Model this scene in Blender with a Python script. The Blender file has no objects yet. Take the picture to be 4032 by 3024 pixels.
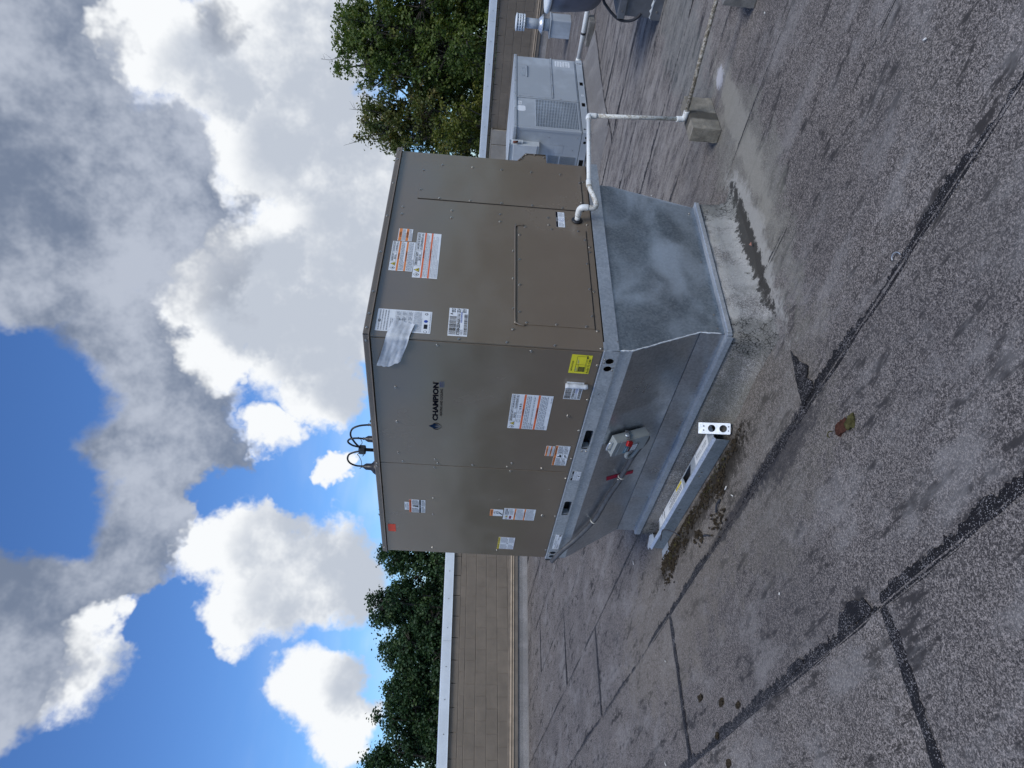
import bpy, bmesh, math, random
import numpy as np
from mathutils import Vector, Matrix

random.seed(7)
RNG = np.random.default_rng(11)
SC = bpy.context.scene
COL = SC.collection
R = math.radians

# ------------------------------------------------------------------ camera
# world axes: +X runs along the roofing rolls' width, +Y along the rolls, +Z up; metres
cam_d = bpy.data.cameras.new('camera')
cam = bpy.data.objects.new('camera', cam_d)
COL.objects.link(cam)
SC.camera = cam
cR = Vector((0.76953, -0.63549, 0.06299)).normalized()
cF = Vector((0.63859, 0.76646, -0.06889)).normalized()
cU = cR.cross(cF).normalized()
cF = cU.cross(cR).normalized()
# the phone was held on its side: picture-right is world-down
m3 = Matrix((-cU, cR, -cF)).transposed()
cam.matrix_world = Matrix.Translation((-2.427, -2.605, 1.56)) @ m3.to_4x4()
cam_d.sensor_width = 36.0
cam_d.lens = 25.54
cam_d.clip_start = 0.05
cam_d.clip_end = 3000
SC.render.resolution_x = 1024
SC.render.resolution_y = 768

# ------------------------------------------------------------------ view / engine
SC.view_settings.view_transform = 'Standard'
SC.view_settings.look = 'None'
SC.view_settings.gamma = 1.0
SC.view_settings.exposure = 0.5
SC.view_settings.use_curve_mapping = False
cy = SC.cycles
cy.max_bounces = 6
cy.diffuse_bounces = 3
cy.glossy_bounces = 3
cy.transmission_bounces = 2
cy.transparent_max_bounces = 6
cy.caustics_reflective = False
cy.caustics_refractive = False
cy.use_denoising = True

# ------------------------------------------------------------------ node helpers
class NT:
    def __init__(s, tree):
        s.t = tree
    def n(s, typ, **kw):
        nd = s.t.nodes.new(typ)
        for k, v in kw.items():
            setattr(nd, k, v)
        return nd
    def put(s, sock, v):
        if v is None:
            return
        if isinstance(v, bpy.types.NodeSocket):
            s.t.links.new(v, sock)
        elif isinstance(v, (tuple, list)) and len(v) == 3 and sock.type == 'RGBA':
            sock.default_value = (*v, 1)
        else:
            sock.default_value = v
    def m(s, op, a, b=None, c=None, clamp=False):
        nd = s.n('ShaderNodeMath', operation=op, use_clamp=clamp)
        s.put(nd.inputs[0], a)
        s.put(nd.inputs[1], b)
        s.put(nd.inputs[2], c)
        return nd.outputs[0]
    def vm(s, op, a, b=None, out=0):
        nd = s.n('ShaderNodeVectorMath', operation=op)
        s.put(nd.inputs[0], a)
        if b is not None:
            if op == 'SCALE':
                s.put(nd.inputs[3], b)
            else:
                s.put(nd.inputs[1], b)
        return nd.outputs[out]
    def noise(s, vec, scale, detail=4, rough=.55, dist=0, out=0, lac=2.0):
        nd = s.n('ShaderNodeTexNoise')
        s.put(nd.inputs['Vector'], vec)
        nd.inputs['Scale'].default_value = scale
        nd.inputs['Detail'].default_value = detail
        nd.inputs['Roughness'].default_value = rough
        nd.inputs['Lacunarity'].default_value = lac
        nd.inputs['Distortion'].default_value = dist
        return nd.outputs[out]
    def voro(s, vec, scale, feature='F1', out='Distance', rnd=1.0):
        nd = s.n('ShaderNodeTexVoronoi', feature=feature)
        s.put(nd.inputs['Vector'], vec)
        nd.inputs['Scale'].default_value = scale
        nd.inputs['Randomness'].default_value = rnd
        return nd.outputs[out]
    def ss(s, v, lo, hi, a=0.0, b=1.0):
        nd = s.n('ShaderNodeMapRange', interpolation_type='SMOOTHSTEP')
        s.put(nd.inputs[0], v)
        for i, q in enumerate((lo, hi, a, b)):
            s.put(nd.inputs[i + 1], q)
        return nd.outputs[0]
    def mix(s, f, a, b, bt='MIX'):
        nd = s.n('ShaderNodeMix', data_type='RGBA', blend_type=bt)
        s.put(nd.inputs[0], f)
        s.put(nd.inputs[6], a)
        s.put(nd.inputs[7], b)
        return nd.outputs[2]
    def ramp(s, f, stops):
        nd = s.n('ShaderNodeValToRGB')
        el = nd.color_ramp.elements
        while len(el) < len(stops):
            el.new(.5)
        for e, (p, c) in zip(el, stops):
            e.position = p
            e.color = (c, c, c, 1) if isinstance(c, (int, float)) else (*c, 1)
        s.put(nd.inputs[0], f)
        return nd.outputs[0]
    def mapping(s, vec, scale=(1, 1, 1), rot=(0, 0, 0), loc=(0, 0, 0)):
        nd = s.n('ShaderNodeMapping')
        s.put(nd.inputs[0], vec)
        nd.inputs['Location'].default_value = loc
        nd.inputs['Rotation'].default_value = rot
        nd.inputs['Scale'].default_value = scale
        return nd.outputs[0]

# ------------------------------------------------------------------ world: daylight sky with cumulus
SUN_AZ = R(-118)      # direction towards the sun, measured from +X towards +Y
SUN_EL = R(56)
world = bpy.data.worlds.new('World')
SC.world = world
world.use_nodes = True
world.cycles.sampling_method = 'MANUAL'
world.cycles.sample_map_resolution = 256
wt = NT(world.node_tree)
bg = [n for n in world.node_tree.nodes if n.type == 'BACKGROUND'][0]
bg.inputs['Strength'].default_value = 0.1
sky = wt.n('ShaderNodeTexSky', sky_type='NISHITA')
sky.sun_disc = False
sky.sun_elevation = SUN_EL
sky.sun_rotation = R(90) - SUN_AZ
sky.altitude = 200
sky.air_density = 1.0
sky.dust_density = 0.25
sky.ozone_density = 2.2
gen = wt.n('ShaderNodeTexCoord').outputs['Generated']
dirn = wt.vm('NORMALIZE', gen)

def azel(az, el):
    az, el = R(az), R(el)
    return (math.cos(el) * math.cos(az), math.cos(el) * math.sin(az), math.sin(el))

WHITE = [(28.6, 18.4, 3.6), (25.7, 15.9, 4.4), (27.2, 12.7, 5.5), (32.9, 13.7, 5.2), (44.9, 18.1, 3.6), (41.9, 15.6, 4.0),
         (46.6, 12.8, 5.1), (38.7, 10.4, 6.2), (50.8, 10.5, 3.3), (54.9, 14.0, 2.4), (63.1, 16.1, 3.3), (65.7, 13.2, 4.5),
         (65.2, 9.7, 3.8), (68.4, 14.8, 2.6), (73.8, 8.3, 2.9), (76.1, 6.8, 2.6), (72.8, 21.9, 2.9), (70.6, 22.8, 2.2),
         (49.2, 18.8, 2.6), (57.9, 10.0, 1.3), (27.4, 20.9, 3.6), (26.4, 22.7, 2.6), (44.5, 8.5, 4.2), (32.5, 9.2, 3.7)]
GRAY = [(28.8, 29.0, 7.3), (35.2, 27.9, 7.3), (43.1, 29.9, 5.1), (38.0, 22.6, 7.0), (41.5, 19.7, 5.2), (49.5, 23.3, 5.0),
        (56.2, 22.0, 5.2), (62.4, 22.2, 3.8), (66.5, 23.0, 2.6), (69.3, 27.5, 6.2), (73.6, 26.9, 4.4), (71.3, 24.6, 2.9),
        (52.9, 20.8, 4.2), (57.0, 19.2, 3.0), (41.4, 26.3, 5.5), (25.9, 17.7, 3.0)]
BLUE = [(54.5, 30.3, 5.6), (61.0, 27.6, 3.8), (75.0, 18.3, 5.0), (79, 22.5, 4.0), (69.5, 18.6, 2.8), (59.6, 17.0, 2.2), (57.8, 13.6, 2.6)]
n1 = wt.noise(dirn, 5.0, 1, .55, out=1)
n2 = wt.noise(dirn, 15.0, 4, .66, out=1)
w1 = wt.vm('SCALE', wt.vm('SUBTRACT', n1, (.5, .5, .5)), .10)
w2 = wt.vm('SCALE', wt.vm('SUBTRACT', n2, (.5, .5, .5)), .085)
wd = wt.vm('NORMALIZE', wt.vm('ADD', dirn, wt.vm('ADD', w1, w2)))
# the same field looked up a little higher in the sky tells lit tops from shaded bases
wd_up = wt.vm('NORMALIZE', wt.vm('ADD', wd, (-.012, -.02, .035)))

def field(vec, blobs):
    acc = None
    for az, el, r in blobs:
        dot = wt.vm('DOT_PRODUCT', vec, azel(az, el), out=1)
        v = wt.ss(dot, math.cos(R(r * 1.35)), math.cos(R(r * .3)))
        acc = v if acc is None else wt.m('MAXIMUM', acc, v)
    return acc

fw = field(wd, WHITE)
fg = field(wd, GRAY)
fw_up = field(wd_up, [b for b in WHITE if b[2] > 2.8])
fb = field(wd, BLUE)
# elsewhere in the sky the same broken cloud cover goes on
sep = wt.n('ShaderNodeSeparateXYZ')
wt.put(sep.inputs[0], dirn)
zc = sep.outputs[2]
cover = wt.noise(dirn, 2.6, 3, .6)
in_view = wt.ss(wt.vm('DOT_PRODUCT', dirn, azel(49, 14), out=1), math.cos(R(52)), math.cos(R(34)))
gen_w = wt.m('MULTIPLY', wt.ss(cover, .47, .62), wt.m('SUBTRACT', 1.0, in_view))
fine = wt.noise(dirn, 36, 4, .64)
sn = wt.n('ShaderNodeSeparateColor')
wt.put(sn.inputs[0], n2)
fine2 = sn.outputs[2]
sn1 = wt.n('ShaderNodeSeparateColor')
wt.put(sn1.inputs[0], n1)
alpha_w = wt.ss(wt.m('ADD', wt.m('SUBTRACT', wt.m('MAXIMUM', fw, gen_w), wt.m('MULTIPLY', fb, .8)), wt.m('ADD', wt.m('MULTIPLY', wt.m('SUBTRACT', fine, .5), .85), wt.m('MULTIPLY', wt.m('SUBTRACT', fine2, .5), .45))), .10, .78)
alpha_g = wt.ss(wt.m('ADD', wt.m('SUBTRACT', fg, wt.m('MULTIPLY', fb, .95)), wt.m('ADD', wt.m('MULTIPLY', wt.m('SUBTRACT', fine, .5), .45), wt.m('MULTIPLY', wt.m('SUBTRACT', fine2, .5), .5))), .06, .78, 0, .95)
alpha = wt.m('MAXIMUM', alpha_w, alpha_g)
# soft veil of thin cloud near the horizon
veil = wt.m('MULTIPLY', wt.ss(zc, .30, .02), wt.ss(wt.noise(wt.mapping(dirn, (3, 3, 11)), 2.0, 3, .55), .40, .75))
alpha = wt.m('MAXIMUM', alpha, wt.m('MULTIPLY', veil, .28))
thick = wt.ss(wt.m('ADD', wt.m('SUBTRACT', fw_up, wt.m('MULTIPLY', fw, .35)), wt.m('ADD', wt.m('MULTIPLY', wt.m('SUBTRACT', fine2, .5), 1.5), wt.m('MULTIPLY', wt.m('SUBTRACT', sn1.outputs[0], .5), 1.1))), .08, .80)
graym = wt.ss(wt.m('ADD', wt.m('MAXIMUM', fg, wt.m('MULTIPLY', gen_w, .5)), wt.m('ADD', wt.m('MULTIPLY', wt.m('SUBTRACT', fine2, .5), .9), wt.m('MULTIPLY', fw, -.62))), .1, .62)
white_c = wt.mix(thick, (6.7, 6.85, 7.0), (3.8, 4.15, 4.75))
gray_c = wt.mix(wt.ss(wt.m('ADD', wt.m('MULTIPLY', sn1.outputs[1], .5), wt.m('MULTIPLY', fine2, .5)), .38, .62), (1.3, 1.6, 2.2), (3.6, 3.9, 4.5))
cloud_c = wt.mix(graym, white_c, gray_c)
skyc = wt.mix(1.0, sky.outputs[0], (.48, .72, 1.06), 'MULTIPLY')
final = wt.mix(alpha, skyc, cloud_c)
wt.put(bg.inputs['Color'], final)

# ------------------------------------------------------------------ sun, veiled by cloud
sun_d = bpy.data.lights.new('sun', 'SUN')
sun_d.energy = 1.5
sun_d.angle = R(24)
sun_d.color = (1.0, .965, .92)
sun = bpy.data.objects.new('sun', sun_d)
COL.objects.link(sun)
sv = Vector((math.cos(SUN_EL) * math.cos(SUN_AZ), math.cos(SUN_EL) * math.sin(SUN_AZ), math.sin(SUN_EL)))
sun.rotation_euler = (-sv).to_track_quat('-Z', 'Y').to_euler()
sun.location = (-6, -9, 14)

# ------------------------------------------------------------------ materials
MATS = {}

def newmat(name):
    m = bpy.data.materials.new(name)
    m.use_nodes = True
    t = NT(m.node_tree)
    p = [n for n in m.node_tree.nodes if n.type == 'BSDF_PRINCIPLED'][0]
    MATS[name] = m
    return m, t, p

def flat(name, col, rough=.5, metal=0.0, var=.12, vs=18, bump=0.0, bs=120, spec=.5):
    m, t, p = newmat(name)
    co = t.n('ShaderNodeTexCoord').outputs['Object']
    f = t.noise(co, vs, 4, .6)
    c = t.mix(t.ss(f, .3, .7), tuple(q * (1 - var) for q in col), tuple(min(1, q * (1 + var)) for q in col))
    t.put(p.inputs['Base Color'], c)
    p.inputs['Roughness'].default_value = rough
    p.inputs['Metallic'].default_value = metal
    p.inputs['Specular IOR Level'].default_value = spec
    if bump:
        b = t.n('ShaderNodeBump')
        b.inputs['Strength'].default_value = bump
        b.inputs['Distance'].default_value = .002
        t.put(b.inputs['Height'], t.noise(co, bs, 4, .6))
        t.put(p.inputs['Normal'], b.outputs[0])
    return m

def paint(name, col, rough, wave=.5, wscale=1.6, dust=.1, seed=0.0):
    """painted sheet steel: long oil-canning waves, faint dust and rain marks"""
    m, t, p = newmat(name)
    co = t.mapping(t.n('ShaderNodeTexCoord').outputs['Object'], loc=(seed, seed * 2, 0))
    d = t.ss(t.noise(co, 2.4, 5, .6), .42, .75)
    c = t.mix(t.m('MULTIPLY', d, dust * 2), col, tuple(min(1, q * 1.6 + .02) for q in col))
    run = t.noise(t.mapping(co, (14, 14, .8)), 2.0, 4, .55)
    c = t.mix(t.m('MULTIPLY', t.ss(run, .55, .8), dust), c, tuple(q * .6 for q in col))
    t.put(p.inputs['Base Color'], c)
    t.put(p.inputs['Roughness'], t.m('ADD', rough, t.m('MULTIPLY', d, .12)))
    b = t.n('ShaderNodeBump')
    b.inputs['Strength'].default_value = wave
    b.inputs['Distance'].default_value = .02
    t.put(b.inputs['Height'], t.noise(t.mapping(co, (1, 1, 1.7)), wscale, 2, .35))
    b2 = t.n('ShaderNodeBump')
    p.inputs['Specular IOR Level'].default_value = .5 + wave * .35
    b2.inputs['Strength'].default_value = .06
    b2.inputs['Distance'].default_value = .001
    t.put(b2.inputs['Height'], t.noise(co, 420, 2, .5))
    t.put(b2.inputs['Normal'], b.outputs[0])
    t.put(p.inputs['Normal'], b2.outputs[0])
    return m

def galv(name, lo, hi, rough=.36, metal=.9, smear=.0, wave=.25):
    m, t, p = newmat(name)
    co = t.n('ShaderNodeTexCoord').outputs['Object']
    cell = t.voro(co, 95, out='Color')
    s = t.n('ShaderNodeSeparateColor')
    t.put(s.inputs[0], cell)
    big = t.noise(co, 4.5, 5, .62, .6)
    f = t.m('ADD', t.m('MULTIPLY', s.outputs[0], .3), t.m('MULTIPLY', big, .8))
    c = t.mix(t.ss(f, .25, .85), lo, hi)
    r = t.m('ADD', rough - .08, t.m('MULTIPLY', t.noise(co, 9, 4, .6), .2))
    if smear:
        sm = t.ss(t.noise(t.mapping(co, (1, 1, 1.5), (0, .6, 0)), 2.6, 3, .45, .6), .40, .70)
        c = t.mix(t.m('MULTIPLY', sm, smear), c, (.62, .68, .74))
        r = t.m('ADD', r, t.m('MULTIPLY', sm, .2))
        sc = t.noise(t.mapping(co, (90, 90, 3), (0, .6, 0)), 2.0, 3, .7)
        c = t.mix(t.m('MULTIPLY', t.ss(sc, .64, .72), .4), c, (.75, .8, .84))
    t.put(p.inputs['Base Color'], c)
    t.put(p.inputs['Roughness'], r)
    p.inputs['Metallic'].default_value = metal
    b = t.n('ShaderNodeBump')
    b.inputs['Strength'].default_value = wave
    b.inputs['Distance'].default_value = .015
    t.put(b.inputs['Height'], t.noise(co, 3.0, 2, .5))
    t.put(p.inputs['Normal'], b.outputs[0])
    return m

paint('paint_brown', (.168, .135, .100), .18, .75, 1.15, .06)
paint('paint_brown_cap', (.145, .124, .100), .42, .15, 2.0, .25, 3.0)
paint('paint_bluegray', (.36, .40, .435), .42, .2, 2.2, .3, 5.0)
galv('galv', (.40, .45, .49), (.60, .65, .69), .36, .62)
galv('galv_flange', (.16, .19, .21), (.26, .30, .33), .5, .3)
galv('galv_loose', (.40, .46, .50), (.58, .64, .69), .42, .35)
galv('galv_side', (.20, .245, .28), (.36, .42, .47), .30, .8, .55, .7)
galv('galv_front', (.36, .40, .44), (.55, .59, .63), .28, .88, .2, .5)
galv('galv_bright', (.55, .60, .64), (.80, .83, .86), .38, .8)
galv('galv_old', (.30, .34, .38), (.44, .48, .52), .5, .6, .2, .2)
flat('screw_metal', (.50, .48, .45), .35, 1.0, .25)
flat('black_gap', (.006, .006, .007), .8, 0, .1)
flat('black_rubber', (.012, .013, .016), .45, 0, .3, 40)
flat('black_plastic', (.02, .022, .025), .4, 0, .2)
flat('sticker_white', (.80, .84, .87), .45, 0, .05, 30)
flat('paper_white', (.62, .66, .70), .6, 0, .1, 40, .3, 90)
flat('sticker_yellow', (.78, .72, .03), .45, 0, .05, 30)
flat('sticker_amber', (.75, .60, .06), .45, 0, .05, 30)
flat('sticker_orange', (.80, .17, .05), .45, 0, .05, 30)
flat('sticker_amberorange', (.78, .26, .07), .45, 0, .05, 30)
flat('sticker_red', (.85, .07, .02), .5, 0, .06, 30)
flat('ink', (.012, .013, .018), .75)
flat('ink_gray', (.33, .35, .38), .5)
flat('louver_dark', (.15, .17, .19), .6)
flat('ink_blue', (.02, .07, .40), .5)
flat('ink_teal', (.02, .22, .34), .5)
flat('ink_maroon', (.22, .02, .05), .5)
flat('logo_navy', (.003, .004, .010), .9, spec=.1)
flat('logo_flame', (.006, .022, .055), .9, spec=.1)
flat('logo_pale', (.10, .105, .115), .4)
flat('logo_violet', (.06, .06, .16), .4)
flat('red_plastic', (.34, .010, .014), .4, 0, .15)
flat('red_cloth', (.36, .006, .035), .6, 0, .2, 60)
flat('gray_enamel', (.30, .33, .33), .38, 0, .06, 8)
flat('gray_enamel_light', (.52, .56, .58), .45, 0, .08, 8)
flat('conduit_gray', (.075, .08, .088), .5, 0, .25, 22)
flat('zip_tie', (.72, .70, .62), .5, 0, .1)
flat('coping_white', (.66, .72, .76), .4, .0, .06, 3)
flat('trim_tan', (.50, .40, .29), .6, 0, .15, 6)
flat('trim_brown', (.17, .145, .115), .6, 0, .15, 6)
flat('panel_tan', (.36, .33, .28), .5, 0, .1, 4)
flat('cable_dark', (.03, .032, .04), .6, 0, .2)
flat('caulk', (.62, .66, .68), .7, 0, .15, 40, .6, 60)
flat('fan_gray', (.12, .125, .15), .5, .0, .3, 6)
flat('dark_metal', (.16, .17, .185), .55, .3, .2, 7)
flat('bark', (.075, .065, .055), .85, 0, .35, 14, .6, 30)
flat('rust_paint', (.16, .05, .025), .7, 0, .4, 50)
flat('moss_brown', (.040, .032, .022), .95, 0, .5, 60, .8, 200, spec=.1)
flat('moss_green', (.062, .058, .024), .95, 0, .45, 60, .8, 200, spec=.1)
flat('litter_white', (.75, .74, .70), .6)
flat('litter_pink', (.36, .17, .12), .6, 0, .2)
flat('dead_leaf', (.062, .028, .020), .8, 0, .35, 60, spec=.1)

def grime_mat(name, clean, dirty, amount, scale=26, rough=.42):
    m, t, p = newmat(name)
    co = t.n('ShaderNodeNewGeometry').outputs['Position']
    f = t.noise(co, scale, 6, .7)
    g = t.noise(co, scale * 4, 3, .7)
    k = t.ss(t.m('ADD', f, t.m('MULTIPLY', t.m('SUBTRACT', g, .5), .5)), .62 - amount * .4, .72 - amount * .3)
    t.put(p.inputs['Base Color'], t.mix(k, clean, dirty))
    t.put(p.inputs['Roughness'], t.m('ADD', rough, t.m('MULTIPLY', k, .4)))
    return m

grime_mat('pvc_white', (.80, .83, .82), (.50, .48, .43), .06)
grime_mat('pvc_aged', (.72, .73, .69), (.40, .37, .31), .34, 22)
grime_mat('pvc_mossy', (.55, .52, .45), (.17, .145, .105), .58, 46)

def concrete(name, col, stain=None):
    m, t, p = newmat(name)
    co = t.n('ShaderNodeTexCoord').outputs['Object']
    f = t.noise(co, 9, 6, .65)
    g = t.noise(co, 150, 3, .6)
    c = t.mix(t.ss(f, .3, .72), tuple(q * .62 for q in col), tuple(q * 1.25 for q in col))
    c = t.mix(t.m('MULTIPLY', t.ss(g, .52, .66), .5), c, tuple(q * .45 for q in col))
    if stain:
        s = t.n('ShaderNodeSeparateXYZ')
        t.put(s.inputs[0], co)
        x = t.m('ADD', s.outputs[0], t.m('MULTIPLY', t.m('SUBTRACT', t.noise(co, 14, 3, .6), .5), .05))
        k = t.m('MULTIPLY', t.ss(x, stain[0] - .012, stain[0] + .012), t.ss(x, stain[1] + .012, stain[1] - .012))
        c = t.mix(t.m('MULTIPLY', k, .85), c, tuple(q * .22 for q in col))
    t.put(p.inputs['Base Color'], c)
    p.inputs['Roughness'].default_value = .9
    b = t.n('ShaderNodeBump')
    b.inputs['Strength'].default_value = .7
    b.inputs['Distance'].default_value = .004
    t.put(b.inputs['Height'], t.m('ADD', g, t.m('MULTIPLY', f, 1.5)))
    t.put(p.inputs['Normal'], b.outputs[0])
    return m

concrete('concrete', (.27, .25, .205), (-.085, .01))
concrete('concrete_plain', (.22, .215, .20))

def cmu(name, col):
    m, t, p = newmat(name)
    g = t.n('ShaderNodeNewGeometry').outputs['Position']
    oi = t.n('ShaderNodeObjectInfo').outputs['Random']
    f = t.noise(g, 3.0, 5, .65)
    c = t.mix(t.ss(f, .3, .75), tuple(q * .84 for q in col), tuple(q * 1.1 for q in col))
    c = t.mix(t.m('MULTIPLY', oi, .22), c, tuple(q * .72 for q in col))
    rain = t.noise(t.mapping(g, (5, 5, .5)), 1.4, 4, .6)
    c = t.mix(t.m('MULTIPLY', t.ss(rain, .55, .8), .3), c, tuple(q * .68 for q in col))
    t.put(p.inputs['Base Color'], c)
    p.inputs['Roughness'].default_value = .75
    b = t.n('ShaderNodeBump')
    b.inputs['Strength'].default_value = .35
    b.inputs['Distance'].default_value = .004
    t.put(b.inputs['Height'], t.noise(g, 45, 5, .7))
    t.put(p.inputs['Normal'], b.outputs[0])
    return m

cmu('block_paint', (.220, .183, .140))

def ellipse_mask(t, pos, cx, cy, rx, ry, nz, soft=.5):
    s = t.vm('MULTIPLY', t.vm('SUBTRACT', pos, (cx, cy, 0)), (1 / rx, 1 / ry, 0))
    ln = t.vm('LENGTH', s, out=1)
    return t.ss(t.m('ADD', ln, nz), 1 + soft * .5, 1 - soft * .5)

def membrane(name, dark, light, light2, worn=.5, stains=True, alligator=False):
    """granule-surfaced bitumen roofing"""
    m, t, p = newmat(name)
    pos = t.n('ShaderNodeNewGeometry').outputs['Position']
    oi = t.n('ShaderNodeObjectInfo').outputs['Random']
    cell = t.voro(pos, 300, out='Color')
    sp = t.n('ShaderNodeSeparateColor')
    t.put(sp.inputs[0], cell)
    cell2 = t.voro(pos, 150, out='Color')
    sp2 = t.n('ShaderNodeSeparateColor')
    t.put(sp2.inputs[0], cell2)
    gran = t.m('ADD', t.m('MULTIPLY', sp.outputs[0], .60), t.m('MULTIPLY', sp2.outputs[0], .40))
    k = t.ramp(gran, [(.22, 0), (.46, .24), (.64, .58), (.84, 1)])
    col_l = t.mix(sp.outputs[1], light, light2)
    c = t.mix(k, dark, col_l)
    # lost granules: dark scuffs running along the roll, and big cloudy soiling
    scuff = t.noise(t.mapping(pos, (7.5, 2.0, 1)), 1.0, 5, .72)
    scuff2 = t.noise(t.mapping(pos, (26, 9, 1)), 1.0, 3, .7)
    sk = t.m('MULTIPLY', t.ss(t.m('ADD', scuff, t.m('MULTIPLY', t.m('SUBTRACT', scuff2, .5), .55)), .555, .65), worn)
    c = t.mix(sk, c, tuple(q * 1.15 for q in dark))
    fl = t.noise(pos, 14, 5, .75)
    c = t.mix(t.ss(fl, .575, .65, 0, worn * .8), c, tuple(q * 1.5 for q in dark))
    cloud = t.noise(pos, .8, 3, .6)
    c = t.mix(t.ss(cloud, .38, .66, 0, .6), c, t.mix(.5, c, (.075, .072, .075)))
    cloud2 = t.noise(t.mapping(pos, (1, 1, 1), loc=(9, 4, 0)), 1.7, 4, .62)
    c = t.mix(t.ss(cloud2, .5, .78, 0, .4), c, t.mix(.6, c, (.20, .19, .17)))
    c = t.mix(t.m('MULTIPLY', oi, .5), c, t.mix(.5, c, (.065, .064, .072)))
    pale = t.noise(t.mapping(pos, (3.0, 1.5, 1), loc=(3, 8, 0)), 1.0, 6, .74)
    c = t.mix(t.ss(pale, .48, .66, 0, .6), c, t.mix(.6, c, (.33, .32, .31)))
    if stains:
        far = ellipse_mask(t, pos, 4.3, 1.3, 2.7, 2.6, t.m('MULTIPLY', t.m('SUBTRACT', pale, .5), 1.2), .8)
        strk = t.noise(t.mapping(pos, (9, 2.2, 1), loc=(1, 2, 0)), 1.0, 6, .75)
        c = t.mix(t.m('MULTIPLY', far, t.ss(strk, .40, .60, 0, .75)), c, t.mix(.65, c, (.36, .34, .315)))
        c = t.mix(t.m('MULTIPLY', far, t.ss(strk, .47, .36, 0, .75)), c, t.mix(.7, c, (.045, .045, .055)))
        nz = t.m('MULTIPLY', t.m('SUBTRACT', t.noise(pos, 4.2, 6, .74), .5), 2.6)
        nz2 = t.m('MULTIPLY', t.m('SUBTRACT', t.noise(pos, 17, 6, .78), .5), 3.0)
        # dried silt where water ponded beside the curb
        c = t.mix(t.m('MULTIPLY', ellipse_mask(t, pos, -.35, 2.3, .55, 1.25, nz), .50), c, t.mix(.6, c, (.23, .205, .165)))
        c = t.mix(t.m('MULTIPLY', ellipse_mask(t, pos, -.30, .35, .55, .75, nz), .45), c, t.mix(.55, c, (.20, .185, .15)))
        c = t.mix(t.m('MULTIPLY', ellipse_mask(t, pos, 1.15, -.30, .95, .30, nz), .62), c, t.mix(.65, c, (.25, .25, .215)))
        c = t.mix(t.m('MULTIPLY', ellipse_mask(t, pos, 3.3, -.05, 1.1, .33, nz), .5), c, t.mix(.6, c, (.16, .185, .18)))
        c = t.mix(t.m('MULTIPLY', ellipse_mask(t, pos, .74, -.13, .68, .14, nz), .8), c, t.mix(.75, c, (.44, .44, .42)))
        c = t.mix(t.m('MULTIPLY', ellipse_mask(t, pos, 1.5, -.38, .9, .10, nz), .7), c, t.mix(.7, c, (.34, .33, .29)))
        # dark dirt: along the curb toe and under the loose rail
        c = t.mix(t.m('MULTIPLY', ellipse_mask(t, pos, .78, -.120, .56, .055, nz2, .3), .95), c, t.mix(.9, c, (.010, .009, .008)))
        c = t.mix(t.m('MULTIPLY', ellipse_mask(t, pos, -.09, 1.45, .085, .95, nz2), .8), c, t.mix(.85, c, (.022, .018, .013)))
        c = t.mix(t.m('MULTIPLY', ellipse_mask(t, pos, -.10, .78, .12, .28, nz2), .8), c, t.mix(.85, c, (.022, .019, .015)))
        c = t.mix(t.m('MULTIPLY', ellipse_mask(t, pos, 2.16, -.36, .07, .06, nz2), .7), c, (.55, .56, .60))
        c = t.mix(t.m('MULTIPLY', ellipse_mask(t, pos, -.40, .62, .05, .8, nz2), .7), c, (.028, .028, .034))
        c = t.mix(t.m('MULTIPLY', ellipse_mask(t, pos, -.46, .1, .09, .35, nz2), .6), c, (.03, .03, .036))
    if alligator:
        nz3 = t.m('MULTIPLY', t.m('SUBTRACT', t.noise(pos, 11, 5, .7), .5), 2.4)
        area = t.m('MAXIMUM', ellipse_mask(t, pos, .12, -.02, .14, .12, nz3), t.m('MAXIMUM', ellipse_mask(t, pos, 1.22, -.05, .14, .10, nz3), ellipse_mask(t, pos, .10, 2.05, .1, .12, nz3)))
        c = t.mix(t.m('MULTIPLY', area, .6), c, t.mix(.7, c, (.10, .105, .095)))
        cr = t.voro(t.vm('ADD', pos, t.vm('SCALE', t.noise(pos, 30, 3, .6, out=1), .04)), 46, 'DISTANCE_TO_EDGE')
        c = t.mix(t.m('MULTIPLY', area, t.m('MULTIPLY', t.ss(cr, .10, .02), t.ss(t.noise(pos, 26, 3, .6), .40, .58))), c, (.02, .02, .02))
        c = t.mix(t.m('MULTIPLY', ellipse_mask(t, pos, .13, .62, .12, .38, nz3), .45), c, t.mix(.6, c, (.11, .115, .09)))
        grime = t.noise(pos, 7, 6, .72)
        c = t.mix(t.ss(grime, .50, .68, 0, .55), c, t.mix(.7, c, (.10, .098, .085)))
    t.put(p.inputs['Base Color'], c)
    p.inputs['Specular IOR Level'].default_value = .12
    t.put(p.inputs['Roughness'], t.m('ADD', .72, t.m('MULTIPLY', k, .2)))
    b = t.n('ShaderNodeBump')
    b.inputs['Strength'].default_value = .55
    b.inputs['Distance'].default_value = .0025
    t.put(b.inputs['Height'], t.m('ADD', gran, t.m('MULTIPLY', scuff, 1.5)))
    t.put(p.inputs['Normal'], b.outputs[0])
    return m

membrane('membrane', (.038, .0345, .032), (.325, .295, .268), (.49, .44, .405), 1.0)
membrane('membrane_curb', (.10, .098, .092), (.40, .39, .37), (.52, .50, .48), .5, True, True)
membrane('membrane_gray', (.17, .165, .16), (.32, .31, .30), (.38, .37, .36), .3, False)

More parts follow.
